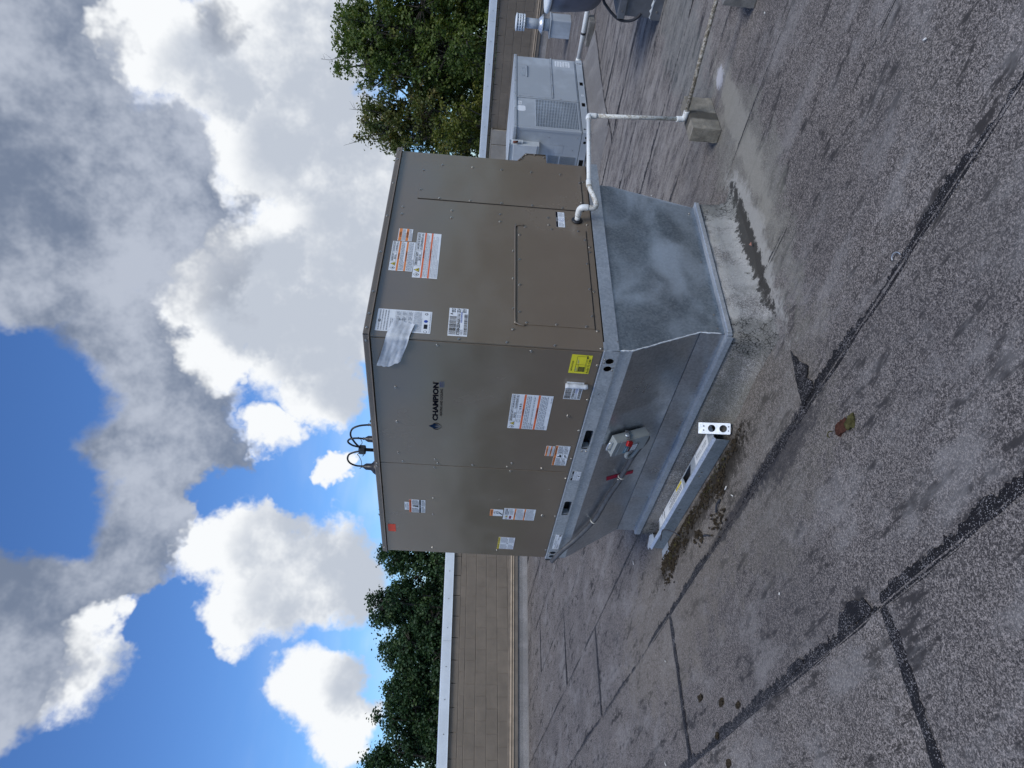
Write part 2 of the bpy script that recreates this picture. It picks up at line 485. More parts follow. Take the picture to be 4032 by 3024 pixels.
def bitumen(name):
    m, t, p = newmat(name)
    pos = t.n('ShaderNodeNewGeometry').outputs['Position']
    cell = t.voro(pos, 330, out='Color')
    sp = t.n('ShaderNodeSeparateColor')
    t.put(sp.inputs[0], cell)
    big = t.noise(pos, 12, 4, .6)
    k = t.ss(t.m('ADD', sp.outputs[0], t.m('MULTIPLY', t.m('SUBTRACT', big, .5), .7)), .80, .98)
    c = t.mix(k, (.014, .013, .014), (.26, .25, .25))
    t.put(p.inputs['Base Color'], c)
    p.inputs['Roughness'].default_value = .62
    p.inputs['Specular IOR Level'].default_value = .2
    b = t.n('ShaderNodeBump')
    b.inputs['Strength'].default_value = .6
    b.inputs['Distance'].default_value = .003
    t.put(b.inputs['Height'], t.m('ADD', sp.outputs[0], big))
    t.put(p.inputs['Normal'], b.outputs[0])
    return m

bitumen('bitumen')

def foliage(name, a, b, c3, trans=.25):
    m, t, p = newmat(name)
    at = t.n('ShaderNodeAttribute', attribute_name='tone').outputs['Fac']
    c = t.ramp(at, [(0.0, a), (.55, b), (1.0, c3)])
    t.put(p.inputs['Base Color'], c)
    p.inputs['Roughness'].default_value = .5
    p.inputs['Specular IOR Level'].default_value = .3
    tr = t.n('ShaderNodeBsdfTranslucent')
    t.put(tr.inputs[0], t.mix(1, c, (1.2, 1.35, .6), 'MULTIPLY'))
    mx = t.n('ShaderNodeMixShader')
    mx.inputs[0].default_value = trans
    out = [n for n in m.node_tree.nodes if n.type == 'OUTPUT_MATERIAL'][0]
    t.put(mx.inputs[1], p.outputs[0])
    t.put(mx.inputs[2], tr.outputs[0])
    t.put(out.inputs[0], mx.outputs[0])
    return m

foliage('leaf_dark', (.024, .052, .024), (.046, .090, .038), (.095, .145, .048))
foliage('leaf_maple', (.052, .088, .026), (.115, .165, .045), (.235, .235, .065), .35)
foliage('leaf_brown', (.055, .090, .030), (.13, .150, .045), (.24, .18, .065), .35)
foliage('leaf_yellow', (.045, .075, .020), (.13, .15, .032), (.25, .23, .055), .3)
flat('grass_far', (.05, .075, .025), .9, 0, .4, .2)

# ------------------------------------------------------------------ geometry helpers
def link(o, parent=None, mat=None, label=None, cat=None, group=None, kind=None):
    COL.objects.link(o)
    if parent:
        o.parent = parent
    if mat and o.type == 'MESH' and not o.data.materials:
        o.data.materials.append(MATS[mat])
    if label:
        o['label'] = label
    if cat:
        o['category'] = cat
    if group:
        o['group'] = group
    if kind:
        o['kind'] = kind
    return o

def thing(name, loc, label, cat, group=None, rz=0.0):
    o = bpy.data.objects.new(name, None)
    o.empty_display_size = .1
    o.location = loc
    o.rotation_euler = (0, 0, rz)
    return link(o, None, None, label, cat, group)

def me_from(verts, faces, smooth=False):
    me = bpy.data.meshes.new('shape')
    me.from_pydata([tuple(v) for v in verts], [], [tuple(f) for f in faces])
    me.update()
    if smooth:
        me.polygons.foreach_set('use_smooth', [True] * len(me.polygons))
    return me

def obj(name, me, mat=None, parent=None, world_coords=True, **kw):
    """world_coords: vertices are given in world metres; shift them when the parent is an Empty away from the origin"""
    o = bpy.data.objects.new(name, me)
    link(o, parent, mat, **kw)
    if parent is not None and world_coords:
        p = parent
        loc = Vector((0, 0, 0))
        while p is not None:
            loc += p.location
            p = p.parent
        if loc.length > 0:
            me.transform(Matrix.Translation(-loc))
    return o

def bm_me(bm, smooth=False):
    me = bpy.data.meshes.new('shape')
    bmesh.ops.recalc_face_normals(bm, faces=bm.faces)
    bm.to_mesh(me)
    bm.free()
    if smooth:
        me.polygons.foreach_set('use_smooth', [True] * len(me.polygons))
    return me

def box_me(x0, x1, y0, y1, z0, z1, bev=0.0, seg=2):
    bm = bmesh.new()
    vs = [bm.verts.new((x, y, z)) for z in (z0, z1) for y in (y0, y1) for x in (x0, x1)]
    for f in ((0, 2, 3, 1), (4, 5, 7, 6), (0, 1, 5, 4), (2, 6, 7, 3), (0, 4, 6, 2), (1, 3, 7, 5)):
        bm.faces.new([vs[i] for i in f])
    if bev:
        bmesh.ops.bevel(bm, geom=list(bm.edges), offset=bev, segments=seg, affect='EDGES', profile=.5)
    return bm_me(bm)

def box(name, x0, x1, y0, y1, z0, z1, mat, parent=None, bev=0.0, **kw):
    return obj(name, box_me(x0, x1, y0, y1, z0, z1, bev), mat, parent, **kw)

def catmull(pts, sub=6):
    P = [Vector(p) for p in pts]
    P = [P[0] * 2 - P[1]] + P + [P[-1] * 2 - P[-2]]
    out = []
    for i in range(1, len(P) - 2):
        for k in range(sub):
            t = k / sub
            a, b, c, d = P[i - 1], P[i], P[i + 1], P[i + 2]
            out.append(.5 * ((2 * b) + (c - a) * t + (2 * a - 5 * b + 4 * c - d) * t * t + (3 * b - a - 3 * c + d) * t ** 3))
    out.append(P[-2])
    return out

def tube_data(pts, rad, n=10, base=0, wob=0.0):
    P = [Vector(p) for p in pts]
    verts, faces = [], []
    up = None
    for i, p in enumerate(P):
        tg = (P[min(i + 1, len(P) - 1)] - P[max(i - 1, 0)]).normalized()
        if up is None:
            up = Vector((0, 0, 1)) if abs(tg.z) < .9 else Vector((1, 0, 0))
        s = tg.cross(up).normalized()
        up = s.cross(tg).normalized()
        r = rad[i] if isinstance(rad, (list, tuple)) else rad
        for k in range(n):
            an = 2 * math.pi * k / n
            rr = r * (1 + (random.uniform(-wob, wob) if wob else 0))
            verts.append(p + (s * math.cos(an) + up * math.sin(an)) * rr)
    for i in range(len(P) - 1):
        for k in range(n):
            a = base + i * n + k
            b = base + i * n + (k + 1) % n
            faces.append((a, b, b + n, a + n))
    faces.append(tuple(base + k for k in range(n))[::-1])
    faces.append(tuple(base + (len(P) - 1) * n + k for k in range(n)))
    return verts, faces

def tube(name, pts, rad, mat, parent=None, n=12, smooth=True, wob=0.0, **kw):
    v, f = tube_data(pts, rad, n, 0, wob)
    me = me_from(v, f, False)
    if smooth:
        me.polygons.foreach_set('use_smooth', [len(p.vertices) == 4 for p in me.polygons])
    return obj(name, me, mat, parent, **kw)

def lathe_me(profile, cx, cy, n=28, smooth=True):
    verts, faces = [], []
    for r, z in profile:
        for k in range(n):
            an = 2 * math.pi * k / n
            verts.append((cx + r * math.cos(an), cy + r * math.sin(an), z))
    for i in range(len(profile) - 1):
        for k in range(n):
            a = i * n + k
            b = i * n + (k + 1) % n
            faces.append((a, b, b + n, a + n))
    faces.append(tuple(range(n))[::-1])
    faces.append(tuple((len(profile) - 1) * n + k for k in range(n)))
    me = me_from(verts, faces)
    if smooth:
        me.polygons.foreach_set('use_smooth', [len(p.vertices) == 4 for p in me.polygons])
    return me

def slab_me(poly, th):
    """flat polygon given a thickness against its normal"""
    P = [Vector(p) for p in poly]
    nrm = (P[1] - P[0]).cross(P[2] - P[0]).normalized()
    n = len(P)
    verts = P + [p - nrm * th for p in P]
    faces = [tuple(range(n)), tuple(range(2 * n - 1, n - 1, -1))]
    for i in range(n):
        j = (i + 1) % n
        faces.append((j, i, i + n, j + n))
    return me_from(verts, faces)

def plate_me(outline, holes, th, M):
    """flat plate in a frame (u, v, n): outline with real holes cut through, extruded th"""
    cu = bpy.data.curves.new('plate', 'CURVE')
    cu.dimensions = '2D'
    cu.fill_mode = 'BOTH'
    cu.extrude = th / 2
    for ring in [outline] + holes:
        sp = cu.splines.new('POLY')
        sp.points.add(len(ring) - 1)
        for q, (u, v) in zip(sp.points, ring):
            q.co = (u, v, 0, 1)
        sp.use_cyclic_u = True
    o = bpy.data.objects.new('plate', cu)
    me = bpy.data.meshes.new_from_object(o)
    bpy.data.objects.remove(o)
    bpy.data.curves.remove(cu)
    me.transform(M)
    return me

def rrect(u0, u1, v0, v1, r=.0, n=4):
    if r <= 0:
        return [(u0, v0), (u1, v0), (u1, v1), (u0, v1)]
    out = []
    for cx, cy, a0 in ((u1 - r, v0 + r, -90), (u1 - r, v1 - r, 0), (u0 + r, v1 - r, 90), (u0 + r, v0 + r, 180)):
        for k in range(n + 1):
            an = R(a0 + 90 * k / n)
            out.append((cx + r * math.cos(an), cy + r * math.sin(an)))
    return out

def circ(u, v, r, n=20):
    return [(u + r * math.cos(2 * math.pi * k / n), v + r * math.sin(2 * math.pi * k / n)) for k in range(n)]

def frame(o, u, v):
    u = Vector(u).normalized()
    v = Vector(v).normalized()
    n = u.cross(v)
    M = Matrix.Identity(4)
    for i in range(3):
        M[i][0], M[i][1], M[i][2], M[i][3] = u[i], v[i], n[i], o[i]
    return M

FA = frame((0, 0, 0), (0, -1, 0), (0, 0, 1))     # front of the big unit (faces -X): u = -y
FB = frame((0, 0, 0), (1, 0, 0), (0, 0, 1))      # side of the big unit (faces -Y): u = x

# ------------------------------------------------------------------ printed matter
TEXT_CACHE = {}

def text_geo(s, bold=0.0):
    key = (s, bold)
    if key not in TEXT_CACHE:
        cu = bpy.data.curves.new('lettering', 'FONT')
        cu.body = s
        cu.size = 1
        cu.resolution_u = 2
        cu.offset = bold
        cu.fill_mode = 'FRONT'
        o = bpy.data.objects.new('lettering', cu)
        me = bpy.data.meshes.new_from_object(o)
        v = [(q.co.x, q.co.y) for q in me.vertices]
        f = [tuple(p.vertices) for p in me.polygons]
        bpy.data.objects.remove(o)
        bpy.data.curves.remove(cu)
        bpy.data.meshes.remove(me)
        TEXT_CACHE[key] = (v, f)
    return TEXT_CACHE[key]

class Print:
    """flat print collected in label coordinates: x 0..w to the right, y 0..h downwards (metres)"""
    def __init__(s, w, h):
        s.w, s.h = w, h
        s.v, s.f, s.mi, s.mats = [], [], [], []
    def mid(s, m):
        if m not in s.mats:
            s.mats.append(m)
        return s.mats.index(m)
    def poly(s, pts, m, lvl=0):
        b = len(s.v)
        s.v += [(x, -y, lvl * .0004) for x, y in pts]
        s.f.append(tuple(range(b, b + len(pts))))
        s.mi.append(s.mid(m))
    def rect(s, x0, x1, y0, y1, m, lvl=0):
        w, h = s.w, s.h
        s.poly([(x0 * w, y1 * h), (x1 * w, y1 * h), (x1 * w, y0 * h), (x0 * w, y0 * h)], m, lvl)
    def outline(s, x0, x1, y0, y1, t, m, lvl=0):
        tx, ty = t / s.w, t / s.h
        s.rect(x0, x1, y0, y0 + ty, m, lvl)
        s.rect(x0, x1, y1 - ty, y1, m, lvl)
        s.rect(x0, x0 + tx, y0 + ty, y1 - ty, m, lvl)
        s.rect(x1 - tx, x1, y0 + ty, y1 - ty, m, lvl)
    def text(s, body, x0, x1, y0, y1, m, bold=0.0, lvl=1, stretch=True, align='L', rot=0):
        v, f = text_geo(body, bold)
        if not v:
            return
        xs = [q[0] for q in v]
        ys = [q[1] for q in v]
        bx0, bx1, by0, by1 = min(xs), max(xs), min(ys), max(ys)
        W, H = (x1 - x0) * s.w, (y1 - y0) * s.h
        if rot:
            W, H = H, W
        sx = W / (bx1 - bx0)
        sy = H / (by1 - by0)
        if not stretch:
            sx = min(sx, sy * 1.1)
        b = len(s.v)
        ox = 0 if align == 'L' else (W - sx * (bx1 - bx0)) * (.5 if align == 'C' else 1)
        for x, y in v:
            lx, ly = ox + (x - bx0) * sx, (y - by0) * sy
            if rot == 180:
                s.v.append((x1 * s.w - lx, -y0 * s.h - ly + 0, lvl * .0004))
            elif rot == 90:
                s.v.append((x1 * s.w - ly, -y1 * s.h + lx, lvl * .0004))
            else:
                s.v.append((x0 * s.w + lx, -y1 * s.h + ly, lvl * .0004))
        for q in f:
            s.f.append(tuple(i + b for i in q))
            s.mi.append(s.mid(m))
    def words(s, x0, x1, y0, y1, n, m, fill=.5, last=.7, lvl=1):
        """lines of print too small to read: one bar a word"""
        ph = (y1 - y0) / n
        for i in range(n):
            end = x1 if i < n - 1 else x0 + (x1 - x0) * last
            x = x0
            while x < end - .01:
                wd = min(random.uniform(.035, .11), end - x)
                s.rect(x, x + wd, y0 + i * ph + ph * (1 - fill) / 2, y0 + i * ph + ph * (1 + fill) / 2, m, lvl)
                x += wd + .016
    def bars(s, x0, x1, y0, y1, n, m, lvl=1):
        x = x0
        pitch = (x1 - x0) / n
        for i in range(n):
            wd = pitch * random.choice((.3, .45, .7))
            s.rect(x, x + wd, y0, y1, m, lvl)
            x += pitch
    def flame_icons(s, x, y, r):
        """diamond hazard mark and yellow triangle side by side, r in metres"""
        cx, cy = x * s.w, y * s.h
        s.poly([(cx, cy + r), (cx + r, cy), (cx, cy - r), (cx - r, cy)], 'ink', 1)
        q = r * .84
        s.poly([(cx, cy + q), (cx + q, cy), (cx, cy - q), (cx - q, cy)], 'sticker_white', 2)
        s.flame(cx, cy + r * .4, r * .5, 'ink', 3)
        cx += r * 2.2
        s.poly([(cx - r * 1.05, cy + r * .8), (cx + r * 1.05, cy + r * .8), (cx, cy - r)], 'ink', 1)
        s.poly([(cx - r * .82, cy + r * .67), (cx + r * .82, cy + r * .67), (cx, cy - r * .74)], 'sticker_amber', 2)
        s.flame(cx, cy + r * .55, r * .42, 'ink', 3)
    def flame(s, cx, cy, k, m, lvl):
        pts = [(-.35, 0), (.35, 0), (.6, -.5), (.45, -1.1), (.2, -.8), (.05, -1.75), (-.3, -1.1), (-.6, -.55)]
        s.poly([(cx + px * k, cy + py * k) for px, py in pts], m, lvl)
    def build(s, name, M, parent, wc=True):
        verts = [M @ Vector(v) for v in s.v]
        me = me_from(verts, s.f)
        for m in s.mats:
            me.materials.append(MATS[m])
        me.polygons.foreach_set('material_index', s.mi)
        return obj(name, me, None, parent, wc)

def sticker(parent, F, u0, u1, v0, v1, off, mat, fn=None, label=None, rot=0.0, name='sticker', corner=.0, wc=True):
    """a thin sticker on a face frame with its print as a child"""
    w, h = u1 - u0, v1 - v0
    M = F @ Matrix.Translation((u0, v1, off)) @ Matrix.Rotation(rot, 4, 'Z')
    me = plate_me([(x, -y) for x, y in rrect(0, w, 0, h, corner)], [], .0008, M)
    o = obj(name, me, mat, parent, wc)
    if label:
        o['label'] = label
    if fn:
        p = Print(w, h)
        fn(p)
        if p.f:
            p.build('print', M @ Matrix.Translation((0, 0, .0009)), o, wc)
    return o

def jitter_line(n, s):
    return [random.gauss(0, s) for _ in range(n)]

# ================================================================== SETTING
box('ground', -900, 900, -900, 900, -4.8, -4.5, 'grass_far', None, kind='structure')

# ---- roof deck with the rolls of roofing laid on it, lapped towards +X
roof = box('roof', -14, 15.9, -14, 11.5, -.45, -.012, 'membrane', None, kind='structure')
SEAMS = [-6.02, -5.09, -4.16, -3.23, -2.30, -1.37, -.42, .48, 1.43, 2.36, 3.28, 4.16, 5.10, 6.02, 6.95, 7.88, 8.80, 9.73, 10.66, 11.58, 12.5, 13.43, 14.36, 15.44]
JOINT = {4: -.22, 5: 2.23, 6: 4.78, 7: 6.75, 8: 9.2}

def edge_noise(n, amp, step=9):
    ctrl = [random.gauss(0, amp) for _ in range(n // step + 3)]
    out = []
    for i in range(n):
        k, f = divmod(i, step)
        f = f / step
        f = f * f * (3 - 2 * f)
        out.append(ctrl[k] * (1 - f) + ctrl[k + 1] * f)
    return out

def sheet(x0, x1, y0, y1):
    """one strip of roofing: far edge lies on the next strip, edges not quite straight"""
    ny = max(4, int((y1 - y0) / .12))
    e = edge_noise(ny + 1, .006)
    verts, faces = [], []
    xs = [0, .25, .5, .75, 1]
    for j in range(ny + 1):
        y = y0 + (y1 - y0) * j / ny
        for q in xs:
            x = (x0 - .08) * (1 - q) + (x1 + e[j]) * q
            lift = .0052 * q + (.0016 if q > .9 else 0)
            verts.append((x, y, lift))
        verts.append((x1 + e[j], y, -.006))
    m = len(xs) + 1
    for j in range(ny):
        for i in range(m - 1):
            a = j * m + i
            faces.append((a, a + 1, a + 1 + m, a + m))
    faces.append(tuple(range(0, m))[::-1])
    faces.append(tuple(ny * m + i for i in range(m)))
    return obj('roofing_sheet', me_from(verts, faces), 'membrane', roof), e

def ribbon(parent, p0, p1, width, side, z, wmin=.006, rough=1.0, gaps=0.12, zs=(0, 0)):
    """squeezed-out bitumen along a lap: a thin irregular ribbon broken into runs"""
    p0, p1 = Vector(p0), Vector(p1)
    L = (p1 - p0).length
    n = max(4, int(L / .016))
    tg = (p1 - p0).normalized()
    sd = Vector((tg.y, -tg.x, 0)) * side
    a = [max(-.7, q) for q in edge_noise(n + 1, .5 * rough, 26)]
    b = [p + q for p, q in zip(edge_noise(n + 1, .5 * rough, 6), edge_noise(n + 1, .55, 1))]
    inner = edge_noise(n + 1, .004, 5)
    verts, faces = [], []
    prev = False
    for i in range(n + 1):
        w = width * max(0, 1 + a[i] + .35 * b[i])
        base = p0 + tg * (L * i / n)
        ok = w > wmin and not (a[i] < -.85 - gaps * 0)
        w = max(w, .004)
        k = len(verts)
        q0 = base - sd * (.012 + inner[i])
        q1 = base + sd * (w * .55)
        q2 = base + sd * w
        verts += [(q0.x, q0.y, z + .0035), (q1.x, q1.y, z + .0028), (q2.x, q2.y, z - .001)]
        if i and ok and prev:
            faces += [(k - 3, k - 2, k + 1, k), (k - 2, k - 1, k + 2, k + 1)]
        prev = ok
    if faces:
        obj('bitumen_seam', me_from(verts, faces), 'bitumen', parent)

for i in range(len(SEAMS) - 1):
    x0, x1 = SEAMS[i], SEAMS[i + 1]
    j0 = JOINT.get(i, None)
    if j0 is None:
        j0 = 6.2 + ((i * 1.87) % 4.2)
    cuts = [-9.0]
    for j in (j0,):
        if -8.2 < j < 10.6:
            cuts.append(j)
    cuts.append(11.12)
    near = -2.5 < x1 < 4.2
    for k in range(len(cuts) - 1):
        sh, e = sheet(x0, x1, cuts[k], cuts[k + 1])
        if x1 < 15.3:
            wd = {5: .036, 6: .034, 4: .035, 7: .02, 8: .016, 9: .03, 10: .06, 11: .065, 12: .065, 13: .06, 14: .06, 3: .04, 2: .04}.get(i + 1, .02)
            a0 = max(cuts[k], -5.0)
            if cuts[k + 1] > a0:
                ribbon(sh, (x1, a0, 0), (x1, cuts[k + 1], 0), wd, 1, .0035, rough=1.0)
            if -3.5 < x1 < 5.2:
                n_ = int((cuts[k + 1] - a0) / .06)
                if n_ > 3:
                    en = edge_noise(n_ + 1, .005, 6)
                    pts = [(x1 - .012 + en[q], a0 + (cuts[k + 1] - a0) * q / n_, .0062) for q in range(n_ + 1)]
                    tube('lap_edge', pts, .0030, 'membrane', sh, 5)
        if k > 0:
            # end lap: a dark squeezed band across the strip
            ribbon(sh, (x0 + .02, cuts[k], 0), (x1 - .005, cuts[k], 0), .036, 1, .006, rough=.5)

# torn patch and cracked lap west of the curb
def patch(name, pts, z, mat, parent, amp=.012):
    P = []
    for a, b in zip(pts, pts[1:] + pts[:1]):
        a, b = Vector(a), Vector(b)
        n = max(2, int((b - a).length / .03))
        for i in range(n):
            q = a.lerp(b, i / n)
            P.append((q.x + random.gauss(0, amp), q.y + random.gauss(0, amp)))
    me = plate_me([(x, y) for x, y in P], [], .003, Matrix.Translation((0, 0, z)))
    return obj(name, me, mat, parent)

patch('bitumen_patch', [(-.08, -.18), (-.15, -.20), (-.27, -.265), (-.30, -.23), (-.375, -.26), (-.40, -.13), (-.24, -.145)], .009, 'bitumen', roof, .005)
patch('bitumen_patch', [(-1.36, -.16), (-1.28, -.10), (-1.27, .06), (-1.35, .12)], .008, 'bitumen', roof, .008)
patch('bitumen_patch', [(-1.345, .45), (-1.30, .50), (-1.31, .62), (-1.35, .66)], .008, 'bitumen', roof, .006)

# ---- parapet walls of painted concrete block
WALL_TOP = [(1.338, 1.508), (1.229, 1.338), (1.030, 1.229), (.828, 1.030), (.621, .828), (.407, .621), (.19, .407)]

def rise(x):
    if x < 5.5:
        return .0243 * (x - 4.5)
    return .0243 - .0222 * (x - 5.5)

BLOCKS = {}

def block_mesh(L, H):
    k = (round(L, 3), round(H, 3))
    if k not in BLOCKS:
        BLOCKS[k] = box_me(-L / 2, L / 2, 0, .05, -H / 2, H / 2, .004, 1)
        BLOCKS[k].materials.append(MATS['block_paint'])
    return BLOCKS[k]

def parapet(M, length0, length1, face_rise, label, top_shift):
    """built along local x, facing local -y at y=0, then placed by M"""
    w = thing('parapet_wall', (0, 0, 0), label, 'wall')
    w.matrix_world = M
    def add(name, me, mat=None, parent=w):
        o = bpy.data.objects.new(name, me)
        link(o, parent, mat)
        return o
    add('wall_core', box_me(length0 - .3, length1 + .24, .0050, .24, -4.5, 1.33 + top_shift), 'block_paint')
    # blocks in running bond
    for c, (z0, z1) in enumerate(WALL_TOP):
        if c == 0:
            z0, z1 = z0 + top_shift * 0, z1 + top_shift
        off = .21 if c % 2 else 0.0
        x = length0 + off - .42
        while x < length1:
            xa, xb = max(x, length0), min(x + .42, length1)
            if xb - xa > .05:
                o = add('block', block_mesh(xb - xa - .011, (z1 - z0) - .011))
                xm = (xa + xb) / 2
                o.location = (xm, random.uniform(-.0015, .0015), (z0 + z1) / 2 + face_rise(xm))
                sl = (face_rise(xm + .1) - face_rise(xm - .1)) / .2
                o.rotation_euler = (0, -math.atan(sl), 0)
            x += .42
    # coping in lengths with a drip edge, screwed along its face
    x = length0 - .3
    while x < length1 + .2:
        xe = min(x + 3.05, length1 + .28)
        za, zb = face_rise(x) + top_shift, face_rise(xe) + top_shift
        c0, c1 = 1.508, 1.666
        pr = [(-.035, c0 + .0), (-.048, c0 - .012), (-.044, c0 + .004), (-.036, c0 + .1), (-.030, c1 - .004), (-.024, c1), (.27, c1 + .012), (.285, c1 - .1), (.27, c1 - .1)]
        n = len(pr)
        verts = [(x + .002, y, z + za) for y, z in pr] + [(xe - .002, y, z + zb) for y, z in pr]
        faces = [(i, i + 1, i + 1 + n, i + n) for i in range(n - 1)] + [(n - 1, 0, n, 2 * n - 1), tuple(range(n))[::-1], tuple(range(n, 2 * n))]
        cp = add('coping', me_from(verts, faces), 'coping_white')
        xs = x + .25
        while xs < xe:
            s = add('screw', SCREW, None, cp)
            s.matrix_local = Matrix.Translation((xs, -.0375, c0 + .07 + za + (zb - za) * (xs - x) / (xe - x))) @ Matrix.Rotation(R(90), 4, 'X') @ Matrix.Scale(1.3, 4)
            xs += .58
        x = xe
    # two-piece counterflashing with tan edges, then the roofing turned up the wall
    add('counterflashing', me_from(*prism([(-.004, .366), (-.030, .352), (-.034, .30), (-.024, .296), (-.004, .296)], length0 - .2, length1)), 'trim_brown')
    add('flashing_edge', me_from(*prism([(-.004, .334), (-.046, .330), (-.048, .302), (-.004, .300)], length0 - .2, length1)), 'trim_tan')
    add('flashing_edge', me_from(*prism([(-.004, .286), (-.052, .282), (-.052, .262), (-.004, .262)], length0 - .2, length1)), 'trim_tan')
    add('counterflashing', me_from(*prism([(-.004, .258), (-.036, .258), (-.046, .186), (-.030, .182), (-.004, .186)], length0 - .2, length1)), 'trim_brown')
    add('base_flashing', me_from(*prism([(.004, .20), (-.020, .20), (-.034, .09), (-.075, .02), (-.16, .008), (-.16, -.01), (.004, -.01)], length0 - .2, length1)), 'membrane_gray')
    return w

def prism(prof, x0, x1):
    n = len(prof)
    verts = [(x0, y, z) for y, z in prof] + [(x1, y, z) for y, z in prof]
    faces = [(i, (i + 1) % n, (i + 1) % n + n, i + n) for i in range(n)] + [tuple(range(n))[::-1], tuple(range(n, 2 * n))]
    return verts, faces

# hex washer-head screw, axis +Z, head 12 mm across
def screw_mesh():
    bm = bmesh.new()
    def ring(r, z, n):
        return [bm.verts.new((r * math.cos(2 * math.pi * k / n), r * math.sin(2 * math.pi * k / n), z)) for k in range(n)]
    a, b = ring(.0085, 0, 10), ring(.0078, .0022, 10)
    c, d = ring(.0055, .0023, 6), ring(.0048, .0075, 6)
    for lo, hi in ((a, b), (c, d)):
        n = len(lo)
        for k in range(n):
            bm.faces.new((lo[k], lo[(k + 1) % n], hi[(k + 1) % n], hi[k]))
        bm.faces.new(hi)
    me = bm_me(bm)
    me.materials.append(MATS['screw_metal'])
    return me

SCREW = screw_mesh()

def screws(parent, F, pts, off, mesh=None, scale=1.0):
    loc = parent.location
    for u, v in pts:
        o = bpy.data.objects.new('screw', mesh or SCREW)
        link(o, parent)
        M = F @ Matrix.Translation((u, v, off)) @ Matrix.Rotation(random.uniform(0, 3), 4, 'Z') @ Matrix.Scale(scale * random.uniform(.78, .92), 4)
        o.matrix_local = Matrix.Translation(-loc) @ M

wall_left = parapet(Matrix.Translation((0, 11.15, 0)), -3.2, 15.46, rise,
                    'tan painted concrete block parapet left of the big brown unit with white coping', 0.0)
MR = Matrix.Translation((15.5, 0, 0)) @ Matrix.Rotation(R(-90), 4, 'Z')
# right-hand wall: local x = -y, local -y = -x
wall_right = parapet(MR, -11.1, 4.0, lambda x: 0.0,
                     'brown block parapet behind the small gray rooftop unit, below the maple', -.20)

cover = thing('wall_cover_panel', (15.45, 8.6, .6), 'pale tan two-piece metal cover panel on the right-hand parapet', 'panel')
box('panel_sheet', 15.425, 15.47, 8.60, 9.10, .58, 1.16, 'panel_tan', cover, .006)
box('panel_sheet', 15.425, 15.47, 8.15, 8.58, .58, 1.16, 'panel_tan', cover, .006)
box('panel_flange', 15.43, 15.475, 8.12, 9.13, 1.166, 1.195, 'panel_tan', cover, .004)

# ================================================================== BIG BROWN UNIT
UL, UW = 2.256, 1.576        # length along Y (front), width along X (side)
unit = thing('packaged_rooftop_unit', (.79, 1.13, .795), 'large brown rooftop air conditioner with many stickers on a galvanized base', 'air conditioner')
box('cabinet', .002, UW - .004, .0, UL - .006, .868, 2.022, 'paint_brown', unit, .003)
# front: two removable panels with a dark gap between
for y0, y1 in ((.0155, 1.1075), (1.1125, UL - .002)):
    me = box_me(-.0065, .0035, y0, y1, .876, 2.016, .0025)
    obj('front_panel', me, 'paint_brown', unit)
box('panel_gap', -.0015, .004, 1.104, 1.116, .88, 2.012, 'black_gap', unit)
box('panel_gap', -.0015, .004, .010, .019, .88, 2.012, 'black_gap', unit)
# corner post folded round from the side
box('corner_post', -.0055, .006, .0005, .0115, .868, 2.0215, 'paint_brown', unit, .002)
# lid: turned-down rim with a lip, mitred at the corners
def lid():
    x0, x1, y0, y1 = -.014, UW + .010, -.014, UL + .004
    bm = bmesh.new()
    rings = [(-.002, 2.021), (.006, 2.0195), (.0, 2.026), (.0, 2.046), (-.004, 2.051), (-.03, 2.056)]
    vs = []
    for d, z in rings:
        vs.append([bm.verts.new(q) for q in ((x0 - d, y0 - d, z), (x1 + d, y0 - d, z), (x1 + d, y1 + d, z), (x0 - d, y1 + d, z))])
    for lo, hi in zip(vs, vs[1:]):
        for k in range(4):
            bm.faces.new((lo[k], lo[(k + 1) % 4], hi[(k + 1) % 4], hi[k]))
    bm.faces.new(vs[-1])
    bm.faces.new(vs[0][::-1])
    return bm_me(bm)
lid_o = obj('lid', lid(), 'paint_brown_cap', unit)
box('lid_joint', -.0152, -.012, -.0152, -.012, 2.022, 2.05, 'black_gap', lid_o)
screws(unit, FB, [(x, 2.037) for x in (.028, .124, .282, .59, .90, 1.21, 1.455, 1.555)], .0142, None, .95)
screws(unit, FA, [(-y, 2.037) for y in (.028, 1.108, 1.14, 2.2)], .0142, None, .95)

# side: raised access cover with a rolled drip edge, and the tall cover on the right
cov = box('access_cover', .136, .916, -.0045, -.0002, .906, 1.300, 'paint_brown', unit, .0018)
pts = [(.128, -.004, 1.262), (.131, -.005, 1.290), (.142, -.006, 1.307), (.165, -.0065, 1.313), (.5, -.0065, 1.313), (.89, -.0065, 1.313), (.912, -.006, 1.307), (.921, -.005, 1.290), (.924, -.004, 1.262)]
tube('drip_edge', catmull(pts, 4), .0048, 'paint_brown', unit, 8)
box('cover_shadow_gap', .1335, .918, -.0012, -.0001, .9015, .9058, 'black_gap', unit)
cov2 = box('tall_access_cover', 1.104, 1.456, -.004, -.0002, .909, 1.883, 'paint_brown', unit, .0015)
box('cover_shadow_gap', 1.0995, 1.1038, -.0025, -.0001, .905, 1.884, 'black_gap', unit)
box('cover_shadow_gap', 1.104, 1.40, -.0022, -.0001, .9045, .9088, 'black_gap', unit)
